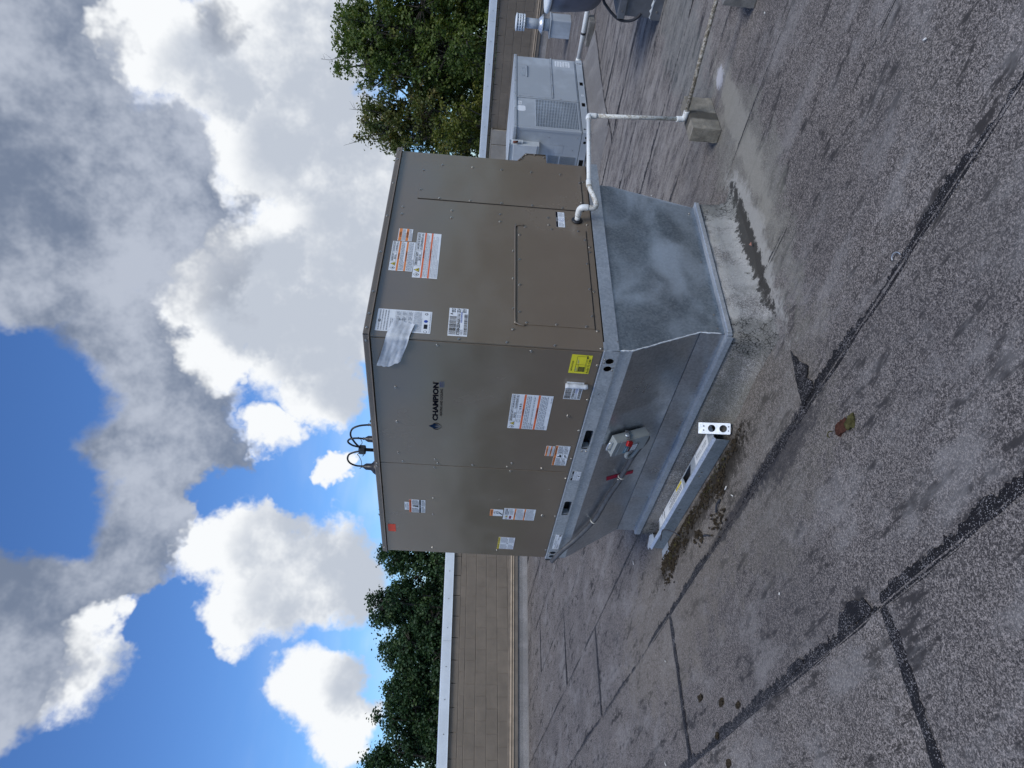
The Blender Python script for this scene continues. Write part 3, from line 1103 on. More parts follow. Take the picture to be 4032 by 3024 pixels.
# shallow hood on the far side, seen edge-on
hood_prof = [(1.564, 1.300), (1.654, 1.246), (1.657, 1.118), (1.564, 1.113)]
hv = [(x, y, z) for y in (.0035, 1.25) for x, z in hood_prof]
obj('intake_hood', me_from(hv, [(0, 1, 2, 3), (7, 6, 5, 4), (0, 4, 5, 1), (1, 5, 6, 2), (2, 6, 7, 3), (3, 7, 4, 0)]), 'paint_brown', unit)
tube('hood_flange', [(1.572, .001, 1.296), (1.655, .001, 1.247), (1.657, .001, 1.12)], .004, 'paint_brown', unit, 6)
screws(unit, FB, [(1.60, 1.274), (1.645, 1.246), (1.652, 1.19), (1.63, 1.13)], -.001)

SA = [(.037, 1.692), (.038, 1.229), (.384, 1.906), (.688, 1.906), (.993, 1.906), (1.083, 1.883), (1.042, 1.691), (1.085, 1.674), (1.131, 1.693),
      (1.083, 1.465), (1.040, 1.231), (1.080, 1.256), (1.129, 1.232), (1.080, 1.045), (.959, .884), (.675, .885), (.394, .884), (.113, .885),
      (1.49, 1.697), (1.703, 1.697), (2.179, 1.696), (1.175, .885), (1.649, .884), (2.138, .884), (2.174, 1.233)]
screws(unit, FA, [(-a, z) for a, z in SA], .0065)
screws(unit, FA, [(-.543, .967), (-1.647, .971)], .0065, None, 1.4)
SB = [(1.009, 1.961), (.944, 1.96), (1.010, 1.681), (.945, 1.68), (1.012, 1.401), (.944, 1.402), (1.016, 1.121), (.948, 1.121), (.977, .895),
      (.697, 1.324), (.472, 1.324), (.245, 1.322), (.096, 1.324), (.125, .895), (.777, .894), (.735, .894), (.413, .894),
      (.006, 1.589), (.006, 1.353), (.006, 1.115), (.006, .885), (1.395, .894)]
screws(unit, FB, SB, .0004)
SB2 = [(1.379, 1.872), (1.183, 1.872), (1.449, 1.762), (1.449, 1.579), (1.449, 1.398), (1.449, 1.216), (1.449, 1.035), (1.112, 1.759), (1.112, 1.58),
       (1.112, 1.396), (1.112, 1.214), (1.112, 1.034), (1.377, .917), (1.18, .917), (.908, 1.257), (.908, 1.104), (.908, .951), (.833, 1.290),
       (.625, 1.290), (.421, 1.290), (.22, 1.290), (.146, 1.255), (.146, 1.104), (.146, .95), (.833, .916), (.63, .916), (.427, .916), (.225, .916)]
screws(unit, FB, SB2, .0045)

# ---- base rails with fork slots and lifting holes
RZ0, RZ1 = .795, .868
A_OFF = .012
def arail(u):
    return -u
holes_a = [rrect(-.842, -.657, .803, .846, .012), rrect(-1.617, -1.441, .803, .848, .012)]
holes_a += [circ(-.069, .829, .021), circ(-.126, .829, .021), circ(-2.165, .827, .021), circ(-2.221, .829, .021)]
holes_a += [circ(-.33, .834, .004, 8)]
me = plate_me(rrect(-UL - .004, .008, RZ0, RZ1), holes_a, .003, FA @ Matrix.Translation((0, 0, A_OFF)))
rail_f = obj('base_rail', me, 'galv', unit)
box('rail_lip', -.0155, .0, -.006, UL + .003, RZ1 - .004, RZ1 + .004, 'galv_bright', rail_f, .002)
box('rail_foot', -.0135, .045, -.004, UL, RZ0 - .003, RZ0 - .0003, 'galv', rail_f)
for u0, u1 in ((-.842, -.657), (-1.617, -1.441)):
    box('slot_tab', -.010, .045, -u1 - .004, -u1 - .001, .800, .850, 'galv', rail_f)
    box('slot_tab', -.010, .03, -u0 - .012, -u0 - .009, .800, .850, 'galv', rail_f)
rs = [(-.058, .855), (-.082, .855), (-.114, .803), (-.137, .803), (-2.155, .853), (-2.177, .853), (-2.212, .805), (-2.234, .805), (-.862, .812), (-.862, .835)]
screws(unit, FA, rs, A_OFF + .0015, None, .8)
me = plate_me(rrect(-.012, UW + .006, RZ0, RZ1 - .002), [], .003, FB @ Matrix.Translation((0, 0, .010)))
rail_s = obj('base_rail', me, 'galv_old', unit)
me = plate_me(rrect(-.012, .04, RZ1 - .012, RZ1 + .006), [], .003, FB @ Matrix.Translation((0, 0, .012)))
obj('rail_corner_tab', me, 'galv_old', rail_s)
screws(unit, FB, [(.05, .801), (1.42, .801)], .0115, None, .6)
box('base_rail', -.004, UW, UL + .001, UL + .004, RZ0, RZ1 - .002, 'galv_old', unit)
box('base_rail', UW + .001, UW + .004, 0, UL, RZ0, RZ1 - .002, 'galv_old', unit)
box('base_pan', .05, UW - .03, .03, UL - .03, RZ0 + .004, RZ1 - .0005, 'black_gap', unit)
br = box('rail_bracket', -.006, .05, UL + .006, UL + .05, .812, .868, 'black_plastic', unit, .004)
box('bracket_foot', -.014, .03, UL + .006, UL + .075, .803, .8115, 'black_plastic', br, .002)

# ---- stickers, front
def lab_refrig(p, full=True):
    p.outline(.22, .585, .02, .175, .0012, 'ink')
    p.outline(.60, .985, .02, .175, .0012, 'ink')
    p.text('REFRIGERANT SAFETY', .24, .57, .035, .09, 'ink', .01)
    p.text('GROUP A2L', .32, .49, .105, .16, 'ink', .01)
    p.text('GROUPE DE S\u00c9CURIT\u00c9', .62, .97, .03, .09, 'ink', .01)
    p.text('DU R\u00c9FRIG\u00c9RANT A2L', .62, .97, .105, .16, 'ink', .01)
    p.flame_icons(.055, .10, .0145)

def L1(p):
    lab_refrig(p)
    for x in (.20, .33, .46):
        p.outline(x, x + .075, .205, .285, .0012, 'ink')
        p.rect(x + .03, x + .035, .215, .275, 'ink_gray', 1)
    for k, x in ((1, .60), (-1, .72)):
        cx, cy, q = x * p.w, .245 * p.h, .009
        p.poly([(cx - q * k, cy + q * .5), (cx, cy + q * .5), (cx, cy + q), (cx + q * k, cy), (cx, cy - q), (cx, cy - q * .5), (cx - q * k, cy - q * .5)][::k], 'ink_gray', 1)
    p.poly([(x * p.w, y * p.h) for x, y in ((.645, .27), (.675, .27), (.675, .22), (.645, .22))], 'ink', 1)
    p.rect(0, 1, .305, .355, 'sticker_orange')
    p.text('\u25b2 WARNING', .40, .60, .312, .348, 'ink', .02, 2)
    for i, s in enumerate(('WARNING - RISK OF FIRE. FLAMMABLE REFRIGERANT USED. IN INSTALLATION', 'ONLY TRAINED PERSONNEL. DO NOT USE MEANS TO ACCELERATE DEFROST', 'SEE INSTRUCTIONS FOR MINIMUM ROOM AREA AND INSTALLATION HEIGHT')):
        pass
    p.words(.02, .97, .37, .53, 4, 'ink_gray', .5, .2)
    p.rect(.01, .99, .535, .539, 'ink_gray')
    p.words(.02, .97, .545, .625, 2, 'ink_gray', .5, .15)
    p.rect(0, 1, .645, .695, 'sticker_orange')
    p.text('\u25b2 AVERTISSEMENT', .34, .66, .652, .688, 'ink', .02, 2)
    p.words(.02, .97, .71, .935, 6, 'ink_gray', .5, .12)
    p.words(.80, .97, .95, .985, 1, 'ink_gray', .45, 1)
sticker(unit, FA, -.686, -.380, 1.068, 1.290, .0075, 'sticker_white', L1, 'white refrigerant safety sticker with two orange bands')

def L2(p):
    p.text('INSTALLATION', .14, .66, .07, .15, 'ink', .02)
    p.outline(.09, .93, .28, .76, .0015, 'ink')
    p.rect(.48, .492, .28, .76, 'ink')
    p.rect(.09, .48, .40, .415, 'ink')
    p.words(.55, .75, .33, .42, 2, 'ink_gray')
    p.words(.14, .34, .30, .38, 2, 'ink_gray')
    for k in range(5):
        p.rect(.12 + k * .052, .157 + k * .052, .47, .70, 'ink', 1)
    p.rect(.11, .38, .44, .47, 'ink', 1)
    p.rect(.11, .38, .70, .73, 'ink', 1)
    p.poly([(x * p.w, y * p.h) for x, y in ((.88, .86), (.90, .78), (.97, .80), (.97, .74), (.88, .74), (.80, .78))], 'ink', 1)
    p.rect(.06, .78, .80, .812, 'ink')
    p.text('FLUSH TO CURB', .05, .80, .86, .965, 'ink', .02)
sticker(unit, FA, -.180, -.040, .918, 1.022, .0075, 'sticker_yellow', L2, 'bright yellow installation sticker')

def L3(p):
    p.bars(.04, .72, .03, .40, 34, 'ink')
    p.text('XYE08A2B3AA5A', .03, .78, .45, .60, 'ink', .02)
    p.text('N2G5409445', .36, .76, .63, .73, 'ink_blue', .01)
    p.bars(.04, .33, .63, .76, 16, 'ink_gray')
    p.bars(.04, .95, .80, .96, 52, 'ink')
bc = sticker(unit, FA, -.394, -.252, .925, 1.017, .0075, 'sticker_white', L3, 'white barcode sticker half peeled into a roll')
rollp = [(-.022 - .0, .268 + random.uniform(-.002, .002), z) for z in np.linspace(.905, 1.022, 9)]
tube('peeled_roll', rollp, [.0135 * random.uniform(.9, 1.08) for _ in rollp], 'paper_white', bc, 10, wob=.1)

def Lsm(p):
    p.rect(0, 1, .04, .26, 'sticker_amberorange')
    p.text('\u25b2 WARNING', .3, .72, .08, .22, 'ink', .02)
    p.words(.04, .96, .28, .55, 4, 'ink_gray', .5)
    p.rect(0, 1, .56, .74, 'sticker_amberorange')
    p.text('AVERTISSEMENT', .25, .78, .59, .71, 'ink', .02)
    p.words(.04, .96, .77, .97, 3, 'ink_gray', .5)
sticker(unit, FA, -.941, -.840, .997, 1.046, .0075, 'sticker_white', Lsm)

def Lwarn(p):
    p.rect(0, 1, .02, .17, 'sticker_amberorange')
    p.text('\u25b2 WARNING', .05, .42, .05, .14, 'ink', .02)
    p.text('AVERTISSEMENT', .52, .95, .05, .14, 'ink', .02)
    p.outline(.005, .995, .01, .99, .0012, 'ink')
    p.rect(.385, .39, .17, .98, 'ink')
    p.rect(.60, .605, .17, .98, 'ink')
    p.rect(.0, 1, .585, .60, 'ink')
    p.words(.03, .37, .21, .56, 6, 'ink', .4, .6)
    p.words(.63, .97, .21, .56, 6, 'ink', .4, .6)
    p.words(.03, .37, .64, .9, 3, 'ink', .4, .6)
    p.words(.63, .97, .64, .9, 3, 'ink', .4, .6)
    p.poly([(x * p.w, y * p.h) for x, y in ((.42, .50), (.50, .54), (.57, .42), (.55, .36), (.50, .40), (.47, .26), (.44, .28), (.45, .42))], 'ink', 1)
    p.poly([(x * p.w, y * p.h) for x, y in ((.44, .90), (.47, .90), (.48, .80), (.56, .78), (.56, .72), (.44, .74))], 'ink', 1)
sticker(unit, FA, -1.036, -.831, .905, .992, .0075, 'sticker_white', Lwarn)

def Lrail(p):
    p.outline(.0, 1, 0, 1, .0012, 'ink')
    p.rect(0, 1, .0, .20, 'ink')
    p.text('IMPORTANT', .28, .72, .05, .15, 'sticker_white', .02, 2)
    p.words(.04, .96, .26, .60, 4, 'ink_gray', .45)
    p.rect(.02, .98, .62, .64, 'ink')
    p.poly(circ(.5 * p.w, .80 * p.h, .006, 12)[::-1], 'ink', 1)
    p.words(.04, .36, .70, .95, 3, 'ink_gray', .45)
    p.words(.64, .96, .70, .95, 3, 'ink_gray', .45)
sticker(unit, FA, -1.182, -1.079, .799, .855, A_OFF + .003, 'sticker_white', Lrail)

def Lrailbar(p):
    p.text('YE08A2B3AA5A111A1', .28, .92, .10, .26, 'ink_gray', .01)
    p.bars(.05, .60, .34, .48, 40, 'ink_gray')
    p.bars(.05, .40, .62, .78, 26, 'ink_gray')
    p.bars(.64, .96, .52, .70, 26, 'ink_gray')
    p.poly(circ(.95 * p.w, .70 * p.h, .008, 10)[::-1], 'ink', 2)
sticker(unit, FA, -2.100, -1.889, .799, .844, A_OFF + .003, 'sticker_white', Lrailbar)

def Lup(p):
    p.text('\u25b2 WARNING', .30, .72, .12, .34, 'ink', .02)
    p.words(.1, .9, .45, .9, 3, 'ink_gray', .45)
sticker(unit, FA, -1.659, -1.560, 1.8525, 1.882, .0075, 'sticker_white', Lup)

def Lupbig(p):
    p.rect(0, 1, .0, .13, 'sticker_orange')
    p.text('\u25b2 WARNING', .04, .44, .03, .10, 'ink', .02)
    p.text('\u25b2 AVERTISSEMENT', .5, .96, .03, .10, 'ink', .02)
    p.words(.04, .36, .17, .60, 7, 'ink', .4)
    p.words(.62, .96, .17, .60, 7, 'ink', .4)
    p.poly([(x * p.w, y * p.h) for x, y in ((.42, .58), (.48, .55), (.57, .57), (.56, .24), (.52, .19), (.47, .24), (.48, .34), (.44, .38), (.46, .42))], 'ink', 1)
    p.rect(0, 1, .62, .72, 'logo_navy')
    p.text('IMPORTANT', .36, .64, .645, .695, 'sticker_white', .01, 2)
    p.words(.04, .47, .76, .97, 4, 'ink', .4)
    p.words(.53, .96, .76, .97, 4, 'ink', .4)
sticker(unit, FA, -1.688, -1.526, 1.747, 1.8515, .0075, 'sticker_white', Lupbig)

def Llows(p):
    p.rect(0, 1, .0, .24, 'sticker_amberorange')
    p.text('\u25b2 WARNING', .1, .9, .06, .18, 'ink', .02)
    c = circ(.52 * p.w, .50 * p.h, .018, 20)
    p.poly(c[::-1], 'ink', 1)
    p.poly(circ(.52 * p.w, .50 * p.h, .0155, 20)[::-1], 'sticker_white', 2)
    for k in range(3):
        a = k * 2.1
        cx, cy = .52 * p.w, .5 * p.h
        p.poly([(cx, cy), (cx + .014 * math.cos(a + .7), cy + .014 * math.sin(a + .7)), (cx + .014 * math.cos(a), cy + .014 * math.sin(a))], 'ink', 3)
    p.poly([(x * p.w, y * p.h) for x, y in ((.18, .97), (.34, .97), (.60, .72), (.64, .62), (.56, .62), (.44, .72))], 'ink', 1)
sticker(unit, FA, -1.682, -1.597, 1.235, 1.320, .0075, 'sticker_white', Llows)

def Llowb(p):
    p.flame_icons(.11, .09, .0115)
    p.outline(.42, .97, .02, .17, .001, 'ink')
    p.words(.45, .95, .04, .16, 3, 'ink', .5, .6)
    p.rect(.07, .34, .19, .26, 'ink_maroon')
    p.words(.42, .97, .19, .30, 3, 'ink_gray', .5)
    p.rect(0, 1, .335, .385, 'sticker_amberorange')
    p.text('\u25b2 WARNING', .3, .7, .34, .38, 'ink', .02)
    p.words(.04, .96, .40, .63, 6, 'ink_gray', .5)
    p.rect(0, 1, .645, .69, 'sticker_amberorange')
    p.text('AVERTISSEMENT', .25, .75, .65, .686, 'ink', .02)
    p.words(.04, .96, .71, .97, 7, 'ink_gray', .5)
sticker(unit, FA, -1.720, -1.575, 1.020, 1.229, .0075, 'sticker_white', Llowb)

def Lcaut(p):
    p.rect(0, 1, .0, .13, 'sticker_amber')
    p.text('\u25b2 CAUTION', .04, .42, .03, .10, 'ink', .02)
    p.text('\u25b2 ATTENTION', .52, .96, .03, .10, 'ink', .02)
    p.outline(0, 1, 0, 1, .001, 'ink_maroon')
    p.words(.03, .41, .16, .58, 7, 'ink_gray', .45)
    p.words(.55, .97, .16, .58, 7, 'ink_gray', .45)
    p.words(.03, .41, .64, .96, 5, 'ink_gray', .45)
    p.words(.55, .97, .64, .96, 5, 'ink_gray', .45)
    p.rect(.43, .433, .15, .97, 'ink_gray')
    p.rect(.53, .533, .15, .97, 'ink_gray')
    p.poly(circ(.48 * p.w, .58 * p.h, .007, 10)[::-1], 'ink_gray', 1)
sticker(unit, FA, -2.150, -1.975, 1.118, 1.236, .0075, 'sticker_white', Lcaut)
sticker(unit, FA, -1.966, -1.866, 1.9475, 2.000, .0075, 'sticker_red', None, 'small plain red square sticker', .02)

# ---- name plate printed on a clear film
logo = Print(.45, .085)
def lp(x, z):
    return ((-x + .75), (1.730 - z))
def arc_leaf(side):
    o = []
    for t in np.linspace(0, 1, 12):
        o.append((.0385 + side * .033 * math.sin(math.pi * (t * .78 + .22)) ** .9, .024 + .052 * t))
    i = [(.0385 + (x - .0385) * .80, y * .985 + .0002) for x, y in o]
    return o, i
for sd in (-1, 1):
    o, i = arc_leaf(sd)
    for k in range(len(o) - 1):
        q = [o[k], o[k + 1], i[k + 1], i[k]]
        logo.poly(q if sd > 0 else q[::-1], 'logo_navy')
fl = [(.0385, .000), (.052, .017), (.062, .034), (.056, .050), (.050, .056), (.047, .044), (.0385, .033), (.030, .044), (.027, .056), (.021, .050), (.015, .034), (.025, .017)]
logo.poly([fl[0], fl[11], fl[10], fl[9], fl[8], fl[7], fl[6]], 'logo_flame')
logo.poly([fl[0], fl[6], fl[5], fl[4], fl[3], fl[2], fl[1]], 'logo_flame')
logo.poly([(.0385, .036), (.029, .050), (.030, .058), (.0385, .070), (.047, .058), (.048, .050)], 'logo_pale')
def LT(body, x0, x1, y0, y1, m, bold):
    logo.text(body, x0 / logo.w, x1 / logo.w, y0 / logo.h, y1 / logo.h, m, bold)
LT('CHAMPION', .090, .424, .020, .051, 'logo_navy', .045)
LT('\u00ae', .427, .432, .020, .026, 'logo_navy', .01)
LT('HEATING AND COOLING', .138, .374, .060, .0735, 'logo_navy', .014)
logo.rect(.385 / .45, .435 / .45, .054 / .085, .080 / .085, 'logo_pale', 0)
LT('SMART', .390, .430, .056, .064, 'logo_violet', .02)
LT('EQUIPMENT', .390, .430, .067, .073, 'logo_violet', .0)
logo.build('name_plate', FA @ Matrix.Translation((-.750, 1.730, .0072)), unit)

# ---- stickers, side
def S1(p):
    p.text('REFRIGERANT SAFETY', .27, .55, .05, .14, 'ink', .01)
    p.text('GROUP A2L', .36, .50, .16, .25, 'ink', .01)
    p.outline(.245, .575, .03, .27, .0012, 'ink')
    p.outline(.59, .985, .03, .27, .0012, 'ink')
    p.text('GROUPE DE S\u00c9CURIT\u00c9', .61, .97, .04, .14, 'ink', .01)
    p.text('DU R\u00c9FRIG\u00c9RANT A2L', .61, .97, .16, .25, 'ink', .01)
    p.flame_icons(.065, .15, .016)
    p.rect(0, 1, .32, .39, 'sticker_orange')
    p.text('\u25b2 WARNING', .42, .60, .33, .38, 'ink', .02)
    for i, s in enumerate(('WARNING - RISK OF FIRE. AUXILIARY DEVICES WHICH MAY BE IGNITION SOURCES', 'SHALL NOT BE INSTALLED IN THE DUCTWORK, OTHER THAN AUXILIARY DEVICES', 'LISTED FOR USE WITH THE SPECIFIC APPLIANCE. SEE INSTRUCTIONS.')):
        p.text(s, .02, (.97, .94, .80)[i], .405 + i * .066, .452 + i * .066, 'ink_gray', .01)
    p.rect(0, 1, .60, .665, 'sticker_orange')
    p.text('\u25b2 AVERTISSEMENT', .38, .64, .61, .655, 'ink', .02)
    for i, s in enumerate(("AVERTISSEMENT - RISQUE D'INCENDIE. LES DISPOSITIFS AUXILIAIRES QUI", "PEUVENT \u00caTRE DES SOURCES D'INFLAMMATION NE DOIVENT PAS \u00caTRE", "INSTALL\u00c9S DANS LES GAINES, \u00c0 L'EXCEPTION DES DISPOSITIFS AUXILIAIRES", "HOMOLOGU\u00c9S POUR UNE UTILISATION AVEC L'APPAREIL SP\u00c9CIFIQUE.", 'CONSULTEZ LES INSTRUCTIONS')):
        p.text(s, .02, (.91, .85, .93, .92, .40)[i], .685 + i * .06, .727 + i * .06, 'ink_gray', .01)
sticker(unit, FB, .4245, .792, 1.724, 1.855, .001, 'sticker_white', S1, 'large refrigerant safety sticker on the side panel')

def S2(p):
    p.outline(.30, .60, .04, .25, .001, 'ink')
    p.outline(.62, .985, .04, .25, .001, 'ink')
    p.text('REFRIGERANT SAFETY', .32, .58, .06, .13, 'ink', .01)
    p.text('GROUP A2L', .37, .53, .16, .23, 'ink', .01)
    p.text('GROUPE DE S\u00c9CURIT\u00c9', .64, .97, .05, .13, 'ink', .01)
    p.text('DU R\u00c9FRIG\u00c9RANT A2L', .66, .95, .16, .23, 'ink', .01)
    p.flame_icons(.085, .15, .0145)
    p.rect(0, 1, .30, .38, 'sticker_amberorange')
    p.text('\u25b2 WARNING', .38, .58, .31, .37, 'ink', .02)
    p.words(.02, .97, .40, .60, 4, 'ink_gray', .5, .3)
    p.rect(0, 1, .62, .70, 'sticker_amberorange')
    p.text('\u25b2 AVERTISSEMENT', .32, .66, .63, .69, 'ink', .02)
    p.words(.02, .97, .72, .97, 5, 'ink_gray', .5, .4)
sticker(unit, FB, .467, .7045, 1.858, 1.982, .0012, 'sticker_white', S2, 'orange banded refrigerant sticker near the lid')
sticker(unit, FB, .7115, .815, 1.8825, 1.960, .001, 'sticker_white', Lsm)

def S3(p):
    for k in range(4):
        p.words(.04, .96, .03 + k * .05, .07 + k * .05, 1, 'ink_gray', .5, 1)
    p.rect(.40, .52, .03, .075, 'ink')
    p.words(.04, .60, .24, .55, 10, 'ink_gray', .45, .6)
    for c in range(4):
        for r in range(3):
            p.outline(.08 + c * .22, .28 + c * .22, .33 + r * .11, .43 + r * .11, .0008, 'ink_gray')
            p.words(.10 + c * .22, .26 + c * .22, .345 + r * .11, .42 + r * .11, 4, 'ink_gray', .5, .8)
    p.words(.05, .95, .67, .83, 8, 'ink_gray', .4)
    p.poly(circ(.54 * p.w, .90 * p.h, .0095, 16)[::-1], 'ink_blue', 1)
    p.poly(circ(.07 * p.w, .905 * p.h, .0085, 16)[::-1], 'ink', 1)
    p.poly(circ(.07 * p.w, .905 * p.h, .0068, 16)[::-1], 'sticker_white', 2)
    p.rect(.20, .40, .87, .935, 'ink', 1)
    p.poly(circ(.87 * p.w, .90 * p.h, .008, 8)[::-1], 'ink', 1)
    p.poly(circ(.87 * p.w, .90 * p.h, .005, 8)[::-1], 'sticker_white', 2)
    p.words(.03, .97, .965, .985, 1, 'ink_gray', .4, 1)
sticker(unit, FB, .0275, .179, 1.7295, 1.998, .001, 'sticker_white', S3, 'tall white data plate partly covered by taped paper', 0, 'data_plate', .004)

def S4(p):
    p.bars(.05, .70, .04, .40, 38, 'ink')
    p.text('A', .75, .82, .06, .20, 'ink', .04)
    p.text('XYE08A2B3AA5A111A1', .03, .80, .42, .60, 'ink', .03)
    p.text('N2G5409445', .48, .86, .62, .70, 'ink_blue', .02)
    p.bars(.05, .24, .62, .75, 16, 'ink_gray')
    p.bars(.05, .80, .80, .97, 62, 'ink')
    for k in range(3):
        p.words(.84, .985, .12 + k * .28, .34 + k * .28, 3, 'ink', .5, 1)
sticker(unit, FB, .025, .218, 1.549, 1.645, .001, 'sticker_white', S4, 'white barcode sticker on the side beside the corner')

def S5(p):
    p.rect(0, 1, .0, .22, 'logo_navy')
    p.text('IMPORTANT', .36, .64, .06, .16, 'sticker_white', .01, 2)
    p.outline(0, 1, 0, 1, .001, 'ink')
    p.words(.05, .30, .30, .90, 4, 'ink_gray', .45)
    p.words(.70, .96, .30, .90, 4, 'ink_gray', .45)
    p.poly(circ(.5 * p.w, .6 * p.h, .017, 18)[::-1], 'ink_blue', 1)
    p.poly(circ(.5 * p.w, .6 * p.h, .0155, 18)[::-1], 'sticker_white', 2)
    p.poly(circ(.5 * p.w, .6 * p.h, .009, 18)[::-1], 'ink_blue', 3)
    p.poly(circ(.5 * p.w, .6 * p.h, .0075, 18)[::-1], 'sticker_white', 4)
sticker(unit, FB, .9365, 1.077, 1.0235, 1.0755, .001, 'sticker_white', S5)

# ---- loose sheet taped round the corner
def corner_sheet():
    rows, cols = 9, 30
    top0, top1 = Vector((-.203, 1.993)), Vector((.112, 1.911))
    bot0, bot1 = Vector((-.164, 1.872)), Vector((.075, 1.808))
    verts, faces = [], []
    for i in range(cols + 1):
        t = i / cols
        for j in range(rows + 1):
            s = j / rows
            a = top0.lerp(bot0, s)
            if s < .5:
                a = top0.lerp(Vector((-.211, 1.939)), s * 2)
            else:
                a = Vector((-.211, 1.939)).lerp(bot0, (s - .5) * 2)
            b = top1.lerp(bot1, s)
            q = a.lerp(b, t)
            off = .010 + .004 * math.sin(9 * t + 4 * s) + .0035 * math.sin(23 * s + 5 * t) + random.uniform(-.0005, .0005)
            off += .012 * max(0, 1 - t * 3) * abs(s - .4)
            if q.x < 0:
                k = min(1, -q.x / .03)
                verts.append((-.0065 - off, -q.x - (1 - k) * .006, q.y))
            else:
                k = min(1, q.x / .03)
                verts.append((q.x - (1 - k) * .010, -.001 - off, q.y))
    for i in range(cols):
        for j in range(rows):
            a = i * (rows + 1) + j
            faces.append((a, a + 1, a + rows + 2, a + rows + 1))
    return me_from(verts, faces, True)
sheet_o = obj('paper_sheet', corner_sheet(), 'paper_white', None, label='crumpled white paper strip taped around the corner of the brown unit', cat='paper')

# ---- condensate outlet grommet
gm = lathe_me([(.014, 0), (.030, .0), (.033, .006), (.028, .012), (.016, .013)], 0, 0, 20)
gm.transform(FB @ Matrix.Translation((1.008, .952, .0002)))
obj('grommet', gm, 'black_rubber', unit)

# ---- fan motor leads above the lid: three booted whips gathered on a post
def boot(x, y, z0, h, r, name='cable_boot'):
    prof = [(r, z0 - .10), (r, z0), (r * .93, z0 + h * .18), (r * .70, z0 + h * .36), (r * .52, z0 + h * .42), (r * .50, z0 + h * .46), (r * .42, z0 + h * .48),
            (r * .40, z0 + h * .80), (r * .26, z0 + h * .92), (r * .14, z0 + h), (.010, z0 + h + .012)]
    return obj(name, lathe_me(prof, x, y, 16), 'black_plastic', unit)
boot(.45, 1.878, 2.115, .115, .060)
boot(.45, 1.530, 2.080, .115, .055)
boot(.52, 1.462, 2.065, .10, .050)
obj('whip_post', lathe_me([(.012, 2.05), (.012, 2.195), (.016, 2.197), (.016, 2.20)], .45, 1.662, 12), 'black_plastic', unit)
box('whip_junction', .425, .475, 1.636, 1.694, 2.196, 2.246, 'black_plastic', unit, .010)
tube('fan_lead', catmull([(.45, 1.876, 2.24), (.45, 1.872, 2.28), (.45, 1.845, 2.318), (.45, 1.795, 2.333), (.45, 1.735, 2.318), (.45, 1.700, 2.275), (.45, 1.685, 2.235)], 6), .0065, 'black_rubber', unit, 8)
tube('fan_lead', catmull([(.45, 1.530, 2.20), (.45, 1.530, 2.255), (.45, 1.545, 2.298), (.45, 1.580, 2.313), (.45, 1.618, 2.285), (.45, 1.636, 2.235)], 6), .0065, 'black_rubber', unit, 8)
tube('fan_lead', catmull([(.52, 1.462, 2.17), (.51, 1.466, 2.235), (.50, 1.495, 2.285), (.48, 1.545, 2.297), (.46, 1.60, 2.268), (.45, 1.640, 2.235)], 6), .0065, 'black_rubber', unit, 8)
tube('zip_tie', catmull([(.44, 1.697, 2.246), (.44, 1.715, 2.258), (.44, 1.727, 2.25), (.44, 1.79, 2.236), (.44, 1.862, 2.238), (.44, 1.895, 2.252)], 4), .0022, 'black_plastic', unit, 5)
tube('zip_tie', catmull([(.44, 1.630, 2.235), (.44, 1.612, 2.24), (.44, 1.57, 2.215), (.44, 1.525, 2.222), (.44, 1.50, 2.238)], 4), .0022, 'black_plastic', unit, 5)
tube('zip_tie', catmull([(.44, 1.700, 2.22), (.44, 1.722, 2.215), (.44, 1.730, 2.225)], 4), .0025, 'black_plastic', unit, 5)
tube('zip_tie', catmull([(.44, 1.628, 2.21), (.44, 1.612, 2.196), (.44, 1.60, 2.205)], 4), .0025, 'black_plastic', unit, 5)

# ================================================================== SHEET-METAL CURB ADAPTER
ZF, ZS, ZB = .7945, .356, .227
adp = thing('curb_adapter', (.7, 1.05, .227), 'galvanized sheet-metal transition tapering in under the brown unit', 'curb adapter')
TX1, TY1 = 1.376, 2.262
BX0, BX1, BY1 = .167, 1.243, 2.095
B_Y = -.002
side_poly = [(.0, B_Y, ZF), (.004, B_Y, .725), (BX0, B_Y, ZS), (BX0, B_Y, ZB), (1.222, B_Y, ZB), (BX1, B_Y, ZS), (TX1, B_Y, .735), (TX1, B_Y, ZF)]
# the long side sheet is gently buckled
def side_sheet():
    bm = bmesh.new()
    zz = np.linspace(ZB, ZF, 15)
    rows = []
    for z in zz:
        def lerp(a, b, t):
            return a + (b - a) * t
        if z > .725:
            x0, x1 = 0.0, TX1
        elif z > ZS:
            t = (.725 - z) / (.725 - ZS)
            x0, x1 = lerp(0, BX0, t), lerp(TX1, BX1, t)
        else:
            x0, x1 = BX0, lerp(BX1, 1.222, (ZS - z) / (ZS - ZB))
        row = []
        for k in range(25):
            t = k / 24
            x = lerp(x0, x1, t)
            w = math.sin(math.pi * t) * max(0, math.sin(math.pi * (z - ZB) / (ZF - ZB)))
            y = B_Y - .004 * w * math.sin(5.2 * x + 9 * z) - .002 * w * math.sin(13 * z - 3 * x)
            row.append(bm.verts.new((x, y, z)))
        rows.append(row)
    for a, b in zip(rows, rows[1:]):
        for k in range(24):
            bm.faces.new((a[k], a[k + 1], b[k + 1], b[k]))
    return bm_me(bm, True)
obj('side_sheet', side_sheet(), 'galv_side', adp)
def panel(name, pts, mat):
    return obj(name, slab_me(pts, .0015), mat, adp)
panel('front_flange', [(0, TY1 - .004, .725), (0, .0005, .725), (0, .0005, ZF), (0, TY1 - .004, ZF)], 'galv')
panel('front_sheet', [(BX0, BY1, ZS), (BX0, .0005, ZS), (.0005, .0005, .7245), (.0005, TY1 - .004, .7245)], 'galv_front')
